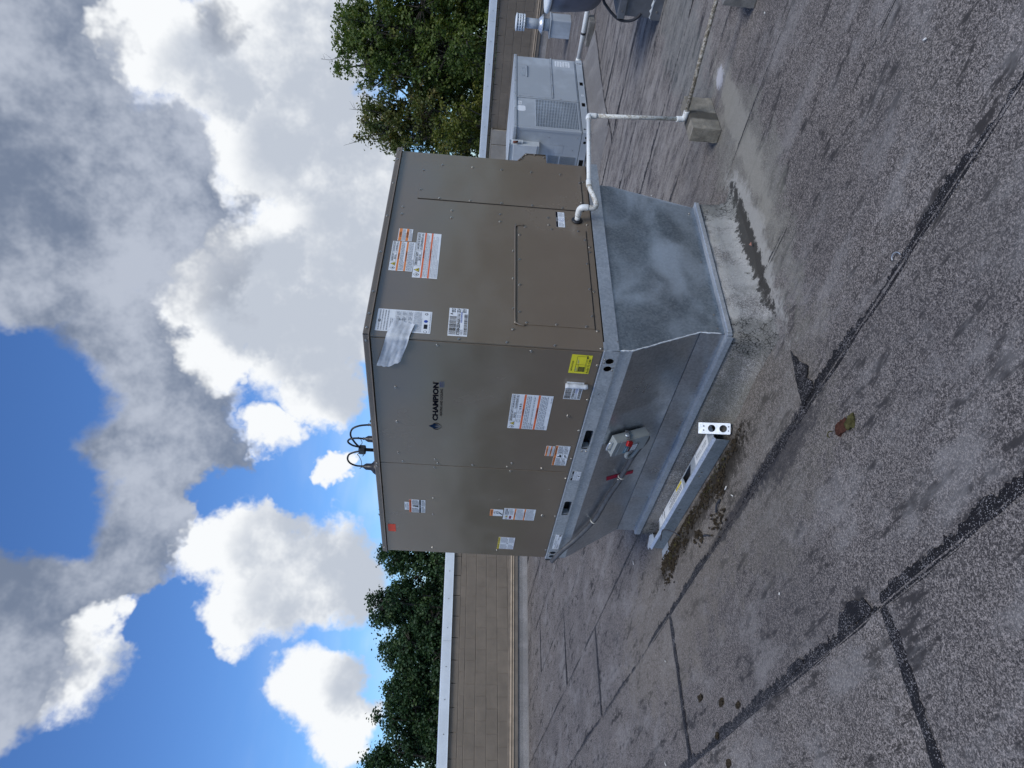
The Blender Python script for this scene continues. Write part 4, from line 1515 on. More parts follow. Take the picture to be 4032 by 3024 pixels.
panel('front_skirt', [(BX0 - .003, BY1, ZB), (BX0 - .003, .0005, ZB), (BX0 - .003, .0005, ZS - .001), (BX0 - .003, BY1, ZS - .001)], 'galv_front')
panel('end_sheet', [(TX1, TY1, .73), (BX1, BY1, ZS), (BX0, BY1, ZS), (.0, TY1, .73)][::-1], 'galv_front')
panel('end_skirt', [(BX1, BY1 + .001, ZB), (BX0, BY1 + .001, ZB), (BX0, BY1 + .001, ZS), (BX1, BY1 + .001, ZS)], 'galv_front')
panel('end_flange', [(TX1, TY1, .73), (0, TY1, .73), (0, TY1, ZF), (TX1, TY1, ZF)], 'galv_front')
panel('rear_sheet', [(TX1, 0, ZF), (TX1, 0, .73), (BX1, 0, ZS), (1.222, 0, ZB), (BX1, BY1, ZB), (BX1, BY1, ZS), (TX1, TY1, .73), (TX1, TY1, ZF)][::-1], 'galv_old')
box('top_cap_sheet', .004, TX1 - .004, .004, TY1 - .01, .786, .7905, 'galv_old', adp)
# folded seam with sealant down the corner
pts = []
for p, q, n in (((.0, -.003, .79), (.004, -.003, .725), 8), ((.004, -.003, .725), (BX0, -.003, ZS), 26), ((BX0, -.003, ZS), (BX0, -.003, ZB), 9)):
    for k in range(n):
        t = k / n
        pts.append((p[0] + (q[0] - p[0]) * t - .001 + random.gauss(0, .0008), p[1] + random.gauss(0, .0006), p[2] + (q[2] - p[2]) * t))
tube('seam_sealant', pts, [random.uniform(.0022, .0055) for _ in pts], 'caulk', adp, 6)
screws(adp, frame((BX0 - .003, 0, 0), (0, -1, 0), (0, 0, 1)), [(-.25, .245), (-.9, .245), (-1.62, .245), (-2.02, .245)], .001, None, .8)
screws(adp, FB, [(.30, .262), (.72, .262), (1.16, .262), (.20, .26)], .004, None, .8)

# ---- old roof curb: capped with a metal angle, roofing turned up its sides
curb = thing('roof_curb', (.7, 1.05, 0), 'low roof curb wrapped in light gray roofing below the galvanized adapter', 'curb')
CX0, CX1, CY0, CY1 = .150, 1.222, -.012, 2.085
def skirt():
    prof = [(.0, .196), (.012, .19), (.014, .12), (.018, .070), (.032, .040), (.055, .022), (.085, .010), (.13, -.004)]
    verts, faces = [], []
    loop = []
    per = []
    N = 30
    def pts(d):
        out = []
        c = [(CX0, CY0), (CX1, CY0), (CX1, CY1), (CX0, CY1)]
        sg = [(-1, -1), (1, -1), (1, 1), (-1, 1)]
        for k in range(4):
            a, b = c[k], c[(k + 1) % 4]
            sa, sb = sg[k], sg[(k + 1) % 4]
            for i in range(N):
                t = i / N
                out.append((a[0] + (b[0] - a[0]) * t + d * (sa[0] + (sb[0] - sa[0]) * t), a[1] + (b[1] - a[1]) * t + d * (sa[1] + (sb[1] - sa[1]) * t)))
        return out
    nz = edge_noise(4 * N, 1.0, 4)
    for ri, (d, z) in enumerate(prof):
        for k, (x, y) in enumerate(pts(d)):
            j = nz[k] * (.004 if ri < 3 else .012) * (ri > 0)
            f = 1.0 if ri < 4 else .85 + .3 * math.sin(k * .37)
            verts.append((x + random.gauss(0, .0015), y + j * .5 + random.gauss(0, .0015), z * f + (.004 * nz[k] if ri > 3 else 0)))
    m = 4 * N
    for ri in range(len(prof) - 1):
        for k in range(m):
            a, b = ri * m + k, ri * m + (k + 1) % m
            faces.append((a, b, b + m, a + m))
    faces.append(tuple(range(m))[::-1])
    me = me_from(verts, faces, True)
    return me
obj('turned_up_roofing', skirt(), 'membrane_curb', curb)
box('cap_angle', CX0 - .004, CX1 + .01, -.030, .06, .198, .2265, 'galv_old', curb, .002)
box('cap_angle', CX0 - .012, CX0 + .06, -.028, CY1 + .02, .1975, .2262, 'galv_old', curb, .002)
box('cap_angle_edge', CX0 + .0, CX1 + .012, -.036, -.0305, .200, .2255, 'galv_bright', curb, .002)
box('cap_angle_edge', CX0 - .019, CX0 - .0125, -.012, CY1 + .01, .190, .2235, 'galv_old', curb, .002)
box('nailer', CX0 + .002, CX1, CY0 + .002, CY1, .02, .197, 'trim_brown', curb)
for n_, (cx, cy) in enumerate(((.185, -.055), (1.21, -.06), (.10, 2.06))):
    pts = [(cx + .045 * math.cos(a) * random.uniform(.8, 1.25), cy + .03 * math.sin(a) * random.uniform(.8, 1.3)) for a in np.linspace(0, 2 * math.pi, 22)[:-1]]

# ================================================================== SWITCH, CONDUIT, TAPE
sl = Vector((-.167, 0, .369)).normalized()
FS = frame((.0005, 0, .7245), (0, -1, 0), sl)       # sloping front sheet: u = -y, v up the slope
dis = thing('disconnect_switch', tuple(FS @ Vector((-.79, -.15, .0))), 'gray safety switch with red handle on the galvanized front sheet', 'switch')
MD = FS @ Matrix.Translation((-.790, -.147, .012)) @ Matrix.Rotation(R(-6), 4, 'Z')
def dobj(name, me, mat, parent=None, M=MD):
    me.transform(M)
    return obj(name, me, mat, parent or dis)
dobj('enclosure', box_me(-.064, .064, -.115, .115, 0, .056, .003), 'gray_enamel')
cv = dobj('cover', box_me(-.066, .066, -.112, .088, .056, .064, .004), 'gray_enamel')
dobj('cover_top', box_me(-.066, .066, .0885, .118, .0505, .062, .003), 'gray_enamel', cv)
hd = dobj('hasp_loop', me_from(*tube_data(catmull([(-.035, .116, .03), (-.035, .134, .03), (-.02, .142, .03), (.02, .142, .03), (.035, .134, .03), (.035, .116, .03)], 4), .005, 8)), 'galv_bright')
lev = dobj('lever', box_me(-.012, .012, -.052, .012, .0, .010, .004), 'dark_metal', None, MD @ Matrix.Translation((.066, .035, .048)) @ Matrix.Rotation(R(90), 4, 'Y') @ Matrix.Rotation(R(70), 4, 'Z'))
dobj('lever_hub', lathe_me([(.015, 0), (.015, .010), (.008, .012)], 0, 0, 16), 'galv', None, MD @ Matrix.Translation((.066, .03, .03)) @ Matrix.Rotation(R(90), 4, 'Y'))
dobj('lever_grip', box_me(-.017, .017, -.018, .018, -.004, .016, .005), 'red_plastic', None, MD @ Matrix.Translation((.050, .038, .072)) @ Matrix.Rotation(R(25), 4, 'Y') @ Matrix.Rotation(R(-20), 4, 'Z'))
dobj('embossed_ring', lathe_me([(.019, 0), (.019, .0012), (.016, .0018), (.015, .0005)], 0, 0, 20), 'gray_enamel', cv, MD @ Matrix.Translation((.035, -.045, .064)))
def DL(p):
    p.rect(0, 1, 0, 1, 'ink')
    p.rect(0, 1, 0, .24, 'ink_teal', 1)
    p.text('SIEMENS', .12, .80, .06, .18, 'sticker_white', .02, 2)
    p.rect(.06, .94, .52, .94, 'sticker_white', 1)
    p.words(.1, .9, .27, .36, 2, 'sticker_white', .45)
    p.words(.1, .9, .38, .48, 2, 'red_plastic', .45)
    p.words(.12, .88, .56, .90, 6, 'ink_gray', .45)
sticker(dis, MD @ Matrix.Translation((0, 0, .0642)), -.052, .014, -.050, .045, .0008, 'sticker_white', DL)
dobj('padlock_tab', box_me(-.010, .010, -.012, .012, 0, .005, .002), 'zip_tie', None, MD @ Matrix.Translation((-.018, -.120, .040)))

def on_slope(pts, h):
    return [tuple(FS @ Vector((-a, -s, h))) for a, s in pts]
cond = thing('electrical_conduit', tuple(FS @ Vector((-1.5, -.16, .03))), 'gray flexible conduit running from the safety switch up under the brown unit', 'conduit')
cp = on_slope([(2.16, -.14), (2.04, -.075), (1.912, .025), (1.738, .119), (1.60, .148), (1.499, .162), (1.38, .186), (1.297, .208), (1.146, .227), (1.034, .243), (.95, .268), (.875, .300), (.835, .300), (.818, .272)], .028)
tube('conduit_run', catmull(cp, 6), .0165, 'conduit_gray', cond, 14)
cp2 = on_slope([(.905, .19), (.96, .182), (.992, .196), (.992, .226), (.955, .246), (.905, .262), (.86, .266)], .033)
tube('short_loop', catmull(cp2, 6), .0125, 'gray_enamel', cond, 12)
cn = on_slope([(.832, .285), (.816, .262)], .028)
tube('conduit_nut', cn, .021, 'galv', cond, 12)
for a, s, ang in ((1.238, .217, 0), (1.745, .116, .5)):
    ctr = FS @ Vector((-a, -s, .026))
    rg = []
    dirv = (FS.to_3x3() @ Vector((1, -.25 if ang == 0 else -.55, 0))).normalized()
    e1 = (FS.to_3x3() @ Vector((0, 0, 1))).normalized()
    e2 = dirv.cross(e1).normalized()
    for k in range(17):
        an = 2 * math.pi * k / 16
        rg.append(ctr + (e1 * math.cos(an) + e2 * math.sin(an)) * .0185)
    st = tube('strap', rg, .004, 'zip_tie', cond, 6)
    tail = [ctr + e2 * (.018 if ang else -.018) + e1 * .004, ctr + e2 * (.030 if ang else -.030) + e1 * .016, ctr + e2 * (.040 if ang else -.038) + e1 * .012]
    tube('strap_tail', tail, .003, 'zip_tie', st, 6)
tp = [(1.222, .120), (1.268, .128), (1.272, .20), (1.292, .330), (1.252, .325), (1.236, .22)]
me = plate_me([(-a, -s) for a, s in tp][::-1], [], .0012, FS @ Matrix.Translation((0, 0, .003)))
obj('red_tape', me, 'red_cloth', None, label='strip of red tape behind the gray conduit', cat='tape')

# ================================================================== CONDENSATE DRAIN
drn = thing('drain_pipe', (1.9, -.15, 0), 'white plastic drain pipe with a trap dropping onto a concrete block', 'pipe')
RP = .0135
tube('outlet_stub', [(1.008, .004, .952), (1.008, -.045, .952)], .0155, 'pvc_white', drn, 16)
tube('elbow', catmull([(1.008, -.040, .952), (1.006, -.080, .950), (1.000, -.100, .940), (.999, -.105, .925), (.999, -.105, .905)], 6), .0185, 'pvc_white', drn, 16)
tube('trap', catmull([(.999, -.105, .915), (.999, -.105, .888), (1.005, -.105, .868), (1.030, -.105, .856), (1.065, -.106, .858), (1.115, -.107, .866), (1.160, -.108, .878), (1.20, -.109, .886), (1.225, -.110, .887)], 6), .0152, 'pvc_aged', drn, 16)
tube('coupling', [(1.205, -.1095, .8868), (1.212, -.110, .8868), (1.248, -.111, .8855), (1.255, -.1115, .885)], [.0172, .0178, .0178, .0172], 'pvc_white', drn, 16)
tube('pipe_run', [(1.24, -.111, .886), (1.91, -.150, .852)], RP, 'pvc_white', drn, 16)
tube('elbow', catmull([(1.865, -.147, .8545), (1.895, -.149, .853), (1.914, -.150, .846), (1.918, -.150, .828), (1.919, -.150, .800)], 5), .0185, 'pvc_white', drn, 16)
tube('pipe_drop', [(1.918, -.150, .835), (1.978, -.150, .225)], RP, 'pvc_aged', drn, 16)
tube('elbow', catmull([(1.973, -.150, .262), (1.977, -.150, .230), (1.978, -.154, .215), (1.980, -.172, .209), (1.983, -.205, .209)], 5), .0185, 'pvc_white', drn, 16)
tube('pipe_on_roof', [(1.981, -.18, .2075), (2.030, -.55, .2075), (2.062, -.90, .2065), (2.15, -1.85, .204)], RP * .95, 'pvc_mossy', drn, 16)

def cblock(name, x0, x1, y0, y1, z1, label, mat='concrete'):
    cx, cy = (x0 + x1) / 2, (y0 + y1) / 2
    bm = bmesh.new()
    vs = [bm.verts.new((x, y, z)) for z in (.001, z1) for y in (y0 - cy, y1 - cy) for x in (x0 - cx, x1 - cx)]
    for f in ((0, 2, 3, 1), (4, 5, 7, 6), (0, 1, 5, 4), (2, 6, 7, 3), (0, 4, 6, 2), (1, 3, 7, 5)):
        bm.faces.new([vs[i] for i in f])
    bmesh.ops.subdivide_edges(bm, edges=list(bm.edges), cuts=7, use_grid_fill=True)
    for v in bm.verts:
        edge = sum((abs(abs(v.co.x) - (x1 - x0) / 2) < 1e-4, abs(abs(v.co.y) - (y1 - y0) / 2) < 1e-4, abs(v.co.z - z1) < 1e-4))
        k = .0012 if edge >= 2 else .0005
        v.co += Vector((random.gauss(0, k), random.gauss(0, k), random.gauss(0, k * .7) if v.co.z > .01 else 0))
        if edge >= 2:
            v.co.x *= .992
            v.co.y *= .975
    o = obj(name, bm_me(bm), mat, None, label=label, cat='block')
    o.location = (cx, cy, .006)
    return o
cblock('concrete_block', 1.802, 2.196, -.198, -.100, .184, 'weathered concrete block with a dark wet stain under the drain elbow')
cblock('concrete_block', 1.955, 2.345, -.985, -.885, .184, 'weathered concrete block holding up the far end of the drain pipe', 'concrete_plain')

# ================================================================== LOOSE LIFTING RAIL
EX = Vector((.042, 1, 0)).normalized()
scr = thing('galvanized_rail', (-.005, .68, .006), 'loose galvanized lifting rail lying against the curb', 'rail', None, math.atan2(EX.y, EX.x))
# local x along the rail, local +y towards the camera, z up
LW, LH, LL = .098, .094, 1.49
def local(name, me, mat, parent=scr):
    return obj(name, me, mat, parent, False)
FT = frame((0, 0, LH), (1, 0, 0), (0, 1, 0))
web_out = [(0.0, -LW), (LL, -LW), (LL, -.016), (0, -.016)]
web_holes = [[(.42, -.088), (.60, -.088), (.56, -.024), (.45, -.024)], [(1.20, -.088), (1.40, -.088), (1.36, -.024), (1.23, -.024)]]
web = local('web', plate_me(web_out, web_holes, .003, FT), 'galv_loose')
v, f = prism([(-.016, LH + .0015), (.0, LH - .011), (.0, LH - .014), (-.017, LH - .0015)], 0, LL + .01)
local('bent_edge', me_from(v, f), 'galv_bright')
FFr = frame((0, .0005, 0), (-1, 0, 0), (0, 0, 1))
fh = [circ(-q, .052, .0085, 12) for q in (.37, .42, .86, .91)]
local('flange', plate_me(rrect(-LL + .02, -.0, .002, LH - .012), fh, .003, FFr), 'galv_flange')
local('flange', box_me(.0, LL, -LW - .003, -LW, .002, LH), 'galv_front')
local('end_tongue', slab_me([(LL - .01, -.017, LH), (LL + .10, -.040, LH - .012), (LL + .135, -.082, LH - .02), (LL - .01, -LW + .002, LH)], .002), 'galv_bright')
local('foot_plate', box_me(LL - .14, LL + .02, .004, .075, .001, .004), 'galv_old')
pm = plate_me(rrect(-.086, .086, -.032, .032, .006), [circ(-.018, 0, .021), circ(.046, 0, .021), circ(-.062, .012, .0045, 8), circ(-.062, -.012, .0045, 8), circ(.076, .012, .004, 8), circ(.076, -.012, .004, 8)], .003, Matrix.Identity(4))
# the end plate stands bent up and turned towards the viewer
pu = Vector((-.36, .22, -.90)).normalized()
pn = Vector((-.76, .47, .44)).normalized()
pv = pn.cross(pu).normalized()
pm.transform(frame((-.035, -.050, .092), pu, pv))
ep = local('end_plate', pm, 'galv_bright')
pb = box_me(-.092, -.086, -.032, .032, -.03, .0015)
pb.transform(frame((-.035, -.050, .092), pu, pv))
local('end_plate_fold', pb, 'galv_bright', ep)
def RL1(p):
    p.bars(.1, .9, .30, .40, 34, 'ink_gray')
    p.bars(.1, .45, .50, .64, 18, 'ink_gray')
    p.bars(.52, .9, .50, .64, 18, 'ink_gray')
    p.text('YE08A2B3AA5A111A1', .12, .9, .72, .88, 'ink_gray', .01, rot=180)
sticker(scr, FT, .085, .335, -.090, -.022, .0025, 'sticker_white', RL1, wc=False)
def RL2(p):
    p.words(.05, .95, .08, .62, 4, 'ink', .4, .8)
    p.words(.44, .95, .68, .90, 2, 'ink', .4, .8)
    p.rect(.03, .41, .66, .94, 'sticker_amber', 2)
    p.text('CAUTION', .08, .36, .72, .88, 'ink', .02, 3, rot=180)
def RL3(p):
    for i, t_ in enumerate(('LIFT UNIT', 'ONLY FROM', 'THIS', 'END')):
        p.text(t_, .06, .62 if i < 2 else .46, .74 - i * .215, .90 - i * .215, 'ink', .03, rot=180)
    c = [(x * p.w, y * p.h) for x, y in [(.82 + .13 * math.cos(a), .5 + .4 * math.sin(a)) for a in np.linspace(0, 2 * math.pi, 21)[:-1]]]
    p.poly(c[::-1], 'ink_gray', 1)
    c = [(x * p.w, y * p.h) for x, y in [(.82 + .115 * math.cos(a), .5 + .375 * math.sin(a)) for a in np.linspace(0, 2 * math.pi, 21)[:-1]]]
    p.poly(c[::-1], 'sticker_white', 2)
sticker(scr, FT, .615, .952, -.091, -.021, .0025, 'sticker_white', RL2, wc=False)
sticker(scr, FT, .955, 1.185, -.091, -.021, .0025, 'sticker_white', RL3, wc=False)
tube('wire', catmull([(-.035 + .0, 1.86, .115), (.015, 1.80, .108), (-.005, 1.775, .06), (-.035, 1.755, .03), (-.06, 1.74, .018)], 5), .004, 'cable_dark', None, 6, label='short black wire draped over the loose rail', cat='wire')

# ================================================================== SMALL GRAY UNIT
GX0, GX1, GY0, GY1 = 5.828, 7.68, 2.302, 3.55
gu = thing('rooftop_unit', (6.75, 2.9, .16), 'small blue-gray rooftop air conditioner with louvered grille beyond the brown unit', 'air conditioner')
box('cabinet', GX0, GX1, GY0, GY1, .25, 1.085, 'paint_bluegray', gu, .004)
FG = frame((0, GY0, 0), (1, 0, 0), (0, 0, 1))
FH = frame((GX0, 0, 0), (0, -1, 0), (0, 0, 1))
box('lid', GX0 - .022, GX1 + .012, GY0 - .022, GY1 + .02, 1.078, 1.118, 'paint_bluegray', gu, .006)
box('corner_post', GX0 - .006, GX0 + .03, GY0 - .008, GY0 + .03, .255, 1.077, 'paint_bluegray', gu, .004)
up = box('service_door', 6.585, 7.655, GY0 - .014, GY0 - .001, .612, 1.072, 'paint_bluegray', gu, .006)
tube('door_handle', catmull([(7.36, GY0 - .014, .94), (7.36, GY0 - .026, .945), (7.10, GY0 - .026, .945), (7.10, GY0 - .014, .94)], 4), .006, 'paint_bluegray', up, 8)
box('service_door', 6.585, 7.665, GY0 - .009, GY0 - .001, .268, .592, 'paint_bluegray', gu, .005)
box('door_strip', 6.59, 7.67, GY0 - .018, GY0 - .0095, .594, .610, 'paint_bluegray', gu, .002)
box('mullion', 6.545, 6.575, GY0 - .016, GY0 - .001, .268, 1.075, 'paint_bluegray', gu, .004)
box('grille_panel', 5.86, 6.54, GY0 - .008, GY0 - .001, .268, 1.074, 'paint_bluegray', gu, .004)
# pressed louvres: nine columns of small slots, each with its own lip
gv, gf, lv, lf = [], [], [], []
def add_box(V, F, x0, x1, y0, y1, z0, z1):
    b = len(V)
    V += [(x, y, z) for z in (z0, z1) for y in (y0, y1) for x in (x0, x1)]
    F += [tuple(b + i for i in q) for q in ((0, 2, 3, 1), (4, 5, 7, 6), (0, 1, 5, 4), (2, 6, 7, 3), (0, 4, 6, 2), (1, 3, 7, 5))]
for c in range(9):
    for r in range(27):
        x0 = 5.885 + c * .0715
        z0 = .296 + r * .0202
        add_box(gv, gf, x0, x0 + .063, GY0 - .0092, GY0 - .0085, z0, z0 + .009)
        add_box(lv, lf, x0 - .002, x0 + .065, GY0 - .018, GY0 - .0084, z0 + .009, z0 + .0135)
gr = obj('louver_slots', me_from(gv, gf), 'louver_dark', gu, kind='stuff')
obj('louver_lips', me_from(lv, lf), 'paint_bluegray', gu, kind='stuff')
gv, gf, lv, lf = [], [], [], []
for r in range(34):
    z0 = .285 + r * .0105
    for y0, y1 in ((2.66, 2.86), (2.88, 3.10), (3.12, 3.34)):
        if 18 < r < 21 and y0 < 2.7:
            continue
        add_box(gv, gf, GX0 - .0012, GX0 - .0002, y0, y1, z0, z0 + .0055)
        add_box(lv, lf, GX0 - .008, GX0 - .0003, y0 - .002, y1 + .002, z0 + .0055, z0 + .0078)
obj('louver_slots', me_from(gv, gf), 'louver_dark', gu, kind='stuff')
obj('louver_lips', me_from(lv, lf), 'paint_bluegray', gu, kind='stuff')
gv, gf = [], []
for r in range(20):
    z0 = .80 + r * .012
    add_box(gv, gf, GX0 - .0012, GX0 - .0002, 2.76, 3.3, z0, z0 + .006)
obj('louver_slots', me_from(gv, gf), 'louver_dark', gu, kind='stuff')
holes = [rrect(.0 + q - .045, q + .045, .175, .222, .004) for q in (6.49, 7.03)] + [circ(7.59, .185, .016, 14), circ(7.59, .218, .016, 14), circ(5.90, .185, .016, 14), circ(5.90, .218, .016, 14)]
gr1 = obj('base_rail', plate_me(rrect(GX0 - .012, GX1 + .006, .16, .248), holes, .003, FG @ Matrix.Translation((0, 0, .012))), 'paint_bluegray', gu)
holes = [rrect(-2.80, -2.68, .172, .228, .004), circ(-2.36, .19, .018, 14), circ(-2.43, .20, .020, 14), rrect(-3.3, -3.18, .172, .228, .004)]
obj('base_rail', plate_me(rrect(-GY1, -GY0 + .010, .16, .248), holes, .003, FH @ Matrix.Translation((0, 0, .010))), 'paint_bluegray', gu)
box('base_pan', GX0 + .03, GX1 - .02, GY0 + .03, GY1, .165, .249, 'black_gap', gu)
screws(gu, FG, [(x, 1.10) for x in (5.86, 6.25, 6.6, 6.95, 7.3, 7.64)] + [(6.56, z) for z in (.3, .5, .7, .9, 1.04)] + [(x, .602) for x in (6.68, 6.9, 7.2, 7.5)], .023, None, .9)
screws(gu, FH, [(-2.36, 1.02), (-2.40, .66), (-2.38, .30), (-2.56, .34)], .001, None, .9)
def weathered(p):
    for k in range(5):
        y = .12 + k * .18
        x = 0.03
        while x < .95:
            w = random.uniform(.08, .3)
            p.rect(x, min(x + w, .97), y + random.uniform(-.03, 0), y + .012 + random.uniform(0, .03), 'paint_bluegray', 1)
            x += w + random.uniform(0, .06)
    for k in range(6):
        x = random.uniform(.05, .95)
        y = random.uniform(0, .7)
        p.rect(x, x + .025, y, y + .28, 'paint_bluegray', 1)
sticker(gu, FG, 7.455, 7.615, .335, .545, .0100, 'sticker_white', weathered, 'cracked white weathered sticker', 0, 'sticker', .02)
sticker(gu, FG, 6.215, 6.345, .965, 1.074, .0088, 'sticker_white', None, 'blank white rounded sticker', 0, 'sticker', .03)
def gl(p):
    p.rect(.1, .9, .12, .2, 'ink_gray')
    p.words(.12, .88, .3, .85, 3, 'ink_gray')
sticker(gu, FG, 6.37, 6.455, 1.015, 1.062, .0088, 'sticker_white', gl)
sticker(gu, FG, 7.10, 7.33, .965, 1.03, .0148, 'galv_bright', None)
sticker(gu, FH, -2.62, -2.50, .46, .58, .0012, 'paint_bluegray', lambda p: p.outline(0, 1, 0, 1, .002, 'ink_gray'))
sticker(gu, frame((0, GY0 - .0145, 0), (1, 0, 0), (0, 0, 1)), 6.70, 6.745, .185, .215, .0008, 'sticker_white', gl)

gd = thing('fused_disconnect', (5.77, 2.58, .757), 'weathered white disconnect box with rusty lever on the small gray unit', 'switch')
box('enclosure', GX0 - .105, GX0 - .002, 2.475, 2.72, .772, 1.15, 'gray_enamel_light', gd, .005)
box('cover', GX0 - .118, GX0 - .1055, 2.470, 2.70, .80, 1.10, 'gray_enamel_light', gd, .006)
box('top_flange', GX0 - .122, GX0 - .002, 2.462, 2.728, 1.151, 1.160, 'gray_enamel_light', gd, .003)
lv_ = box('lever', GX0 - .09, GX0 - .045, 2.440, 2.471, .98, 1.12, 'gray_enamel_light', gd, .006)
tube('lever_arm', [(GX0 - .07, 2.452, .985), (GX0 - .10, 2.440, 1.06)], .010, 'gray_enamel_light', lv_, 8)
tube('lever_grip', [(GX0 - .10, 2.440, 1.055), (GX0 - .125, 2.432, 1.105)], .014, 'rust_paint', lv_, 8)

gc = thing('unit_curb', (6.75, 2.9, 0), 'gray roofing-wrapped curb sloping out beneath the small gray unit', 'curb')
v, f = [], []
c0 = [(GX0 + .03, GY0 + .03), (GX1 - .03, GY0 + .03), (GX1 - .03, GY1 - .03), (GX0 + .03, GY1 - .03)]
for d, z in ((0, .1595), (.012, .155), (.06, .11), (.33, .012), (.36, -.003)):
    for (x, y), (sx, sy) in zip(c0, ((-1, -1), (1, -1), (1, 1), (-1, 1))):
        v.append((x + sx * d, y + sy * d, z))
for r in range(4):
    for k in range(4):
        f.append((r * 4 + k, r * 4 + (k + 1) % 4, r * 4 + 4 + (k + 1) % 4, r * 4 + 4 + k))
f.append((0, 3, 2, 1))
obj('turned_up_roofing', me_from(v, f), 'membrane_gray', gc)
v, f = [], []
def crack(pts, w, z):
    b = len(v)
    for i, (x, y) in enumerate(pts):
        j = w * random.uniform(.3, 1.2)
        v.extend([(x - j, y - j, z), (x + j, y + j, z)])
        if i:
            k = b + i * 2
            f.append((k - 2, k - 1, k + 1, k))
rx = np.linspace(5.05, 7.9, 60)
crack([(x, 1.965 + .03 * math.sin(x * 2.2) + random.gauss(0, .008)) for x in rx], .014, .010)
crack([(5.55 + .02 * math.sin(y * 6) + random.gauss(0, .006), y) for y in np.linspace(1.97, 2.5, 16)], .010, .014)
obj('open_lap', me_from(v, f), 'bitumen', roof)

# ================================================================== VENT STACK
vs = thing('vent_stack', (11.05, 3.33, 0), 'gray vent stack with louvered white cap near the right-hand parapet', 'vent')
obj('base_box', box_me(10.93, 11.24, 3.175, 3.49, .0, .36, .01), 'paint_bluegray', vs)
box('box_cap', 10.915, 11.255, 3.16, 3.505, .361, .378, 'paint_bluegray', vs, .004)
obj('sleeve', lathe_me([(.105, .379), (.105, .48), (.10, .485)], 11.085, 3.33, 24), 'paint_bluegray', vs)
obj('storm_collar', lathe_me([(.165, .500), (.172, .507), (.095, .575), (.086, .58)], 11.085, 3.33, 24), 'galv_bright', vs)
obj('pipe', lathe_me([(.088, .48), (.088, .84)], 11.085, 3.33, 24), 'paint_bluegray', vs)
capo = obj('cap_lid', lathe_me([(.145, .968), (.152, .972), (.152, .990), (.10, 1.003), (.0, 1.006)], 11.085, 3.33, 28), 'coping_white', vs)
for k, z in enumerate((.828, .874, .920)):
    obj('cap_ring', lathe_me([(.118, z), (.140, z), (.143, z + .005), (.143, z + .024), (.118, z + .036)], 11.085, 3.33, 28), 'coping_white', vs)
obj('cap_core', lathe_me([(.112, .836), (.112, .967)], 11.085, 3.33, 24), 'dark_metal', vs)
for k in range(16):
    a = 2 * math.pi * k / 16
    cx, cy = 11.085 + .138 * math.cos(a), 3.33 + .138 * math.sin(a)
    tube('cap_bar', [(cx, cy, .835), (cx, cy, .968)], .006, 'coping_white', vs, 6)

# ================================================================== UPBLAST EXHAUST FAN (cut by the picture edge)
ef = thing('exhaust_fan', (4.56, -.13, 0), 'dark gray upblast exhaust fan on a metal curb at the picture edge', 'fan')
fx, fy = 4.56, -.13
obj('wind_band', lathe_me([(.16, .50), (.28, .515), (.345, .545), (.385, .59), (.405, .64), (.420, .75), (.432, .86), (.438, .99), (.42, .99)], fx, fy, 40), 'fan_gray', ef)
obj('rim', lathe_me([(.436, .985), (.452, .990), (.455, 1.008), (.446, 1.022), (.425, 1.020), (.42, .995)], fx, fy, 40), 'coping_white', ef)
obj('inner_housing', lathe_me([(.30, .60), (.30, 1.06), (.22, 1.12), (.0, 1.13)], fx, fy, 32), 'fan_gray', ef)
obj('neck', lathe_me([(.23, .388), (.20, .42), (.18, .51)], fx, fy, 28), 'dark_metal', ef)
box('curb_cap', fx - .335, fx + .335, fy - .335, fy + .335, .322, .3865, 'dark_metal', ef, .004)
box('curb_sides', fx - .312, fx + .312, fy - .312, fy + .312, .09, .3215, 'dark_metal', ef, .002)
box('curb_foot', fx - .325, fx + .325, fy - .325, fy + .325, -.004, .0895, 'dark_metal', ef, .002)
pts = [(fx - .316 + random.gauss(0, .004), y, .093 + random.gauss(0, .006)) for y in np.linspace(fy - .3, fy + .325, 26)]
tube('sealant', pts, [random.uniform(.006, .020) for _ in pts], 'caulk', ef, 6, wob=.3)
screws(ef, frame((fx - .336, 0, 0), (0, -1, 0), (0, 0, 1)), [(-.135, .352), (.1, .352)], 0, None, 1.2)
screws(ef, frame((fx - .326, 0, 0), (0, -1, 0), (0, 0, 1)), [(-.12, .045)], 0, None, 1.4)
tube('power_cable', catmull([(4.50, .02, .53), (4.304, .089, .523), (4.286, .134, .487), (4.268, .177, .437), (4.253, .214, .379), (4.247, .227, .326), (4.240, .216, .255), (4.242, .185, .205), (4.25, .15, .18)], 6), .0125, 'cable_dark', ef, 10)

# ---- drain pipe beyond the gray unit
wp = thing('white_roof_pipe', (8.22, 1.5, .12), 'white pipe running over the roof from the small gray unit towards the exhaust fan', 'pipe')
tube('pipe_run', [(8.235, 2.62, .13), (8.22, 1.85, .122), (8.2, .2, .118)], .033, 'pvc_white', wp, 14)
tube('tape_band', [(8.222, 2.16, .1245), (8.2217, 2.13, .1243)], .0345, 'black_plastic', wp, 14)
tube('coupling', [(8.235, 2.60, .13), (8.234, 2.52, .129)], .039, 'pvc_white', wp, 14)
cblock('support_block', 8.06, 8.30, 1.90, 2.26, .078, 'gray block under the white pipe beside the small gray unit', 'concrete_plain')

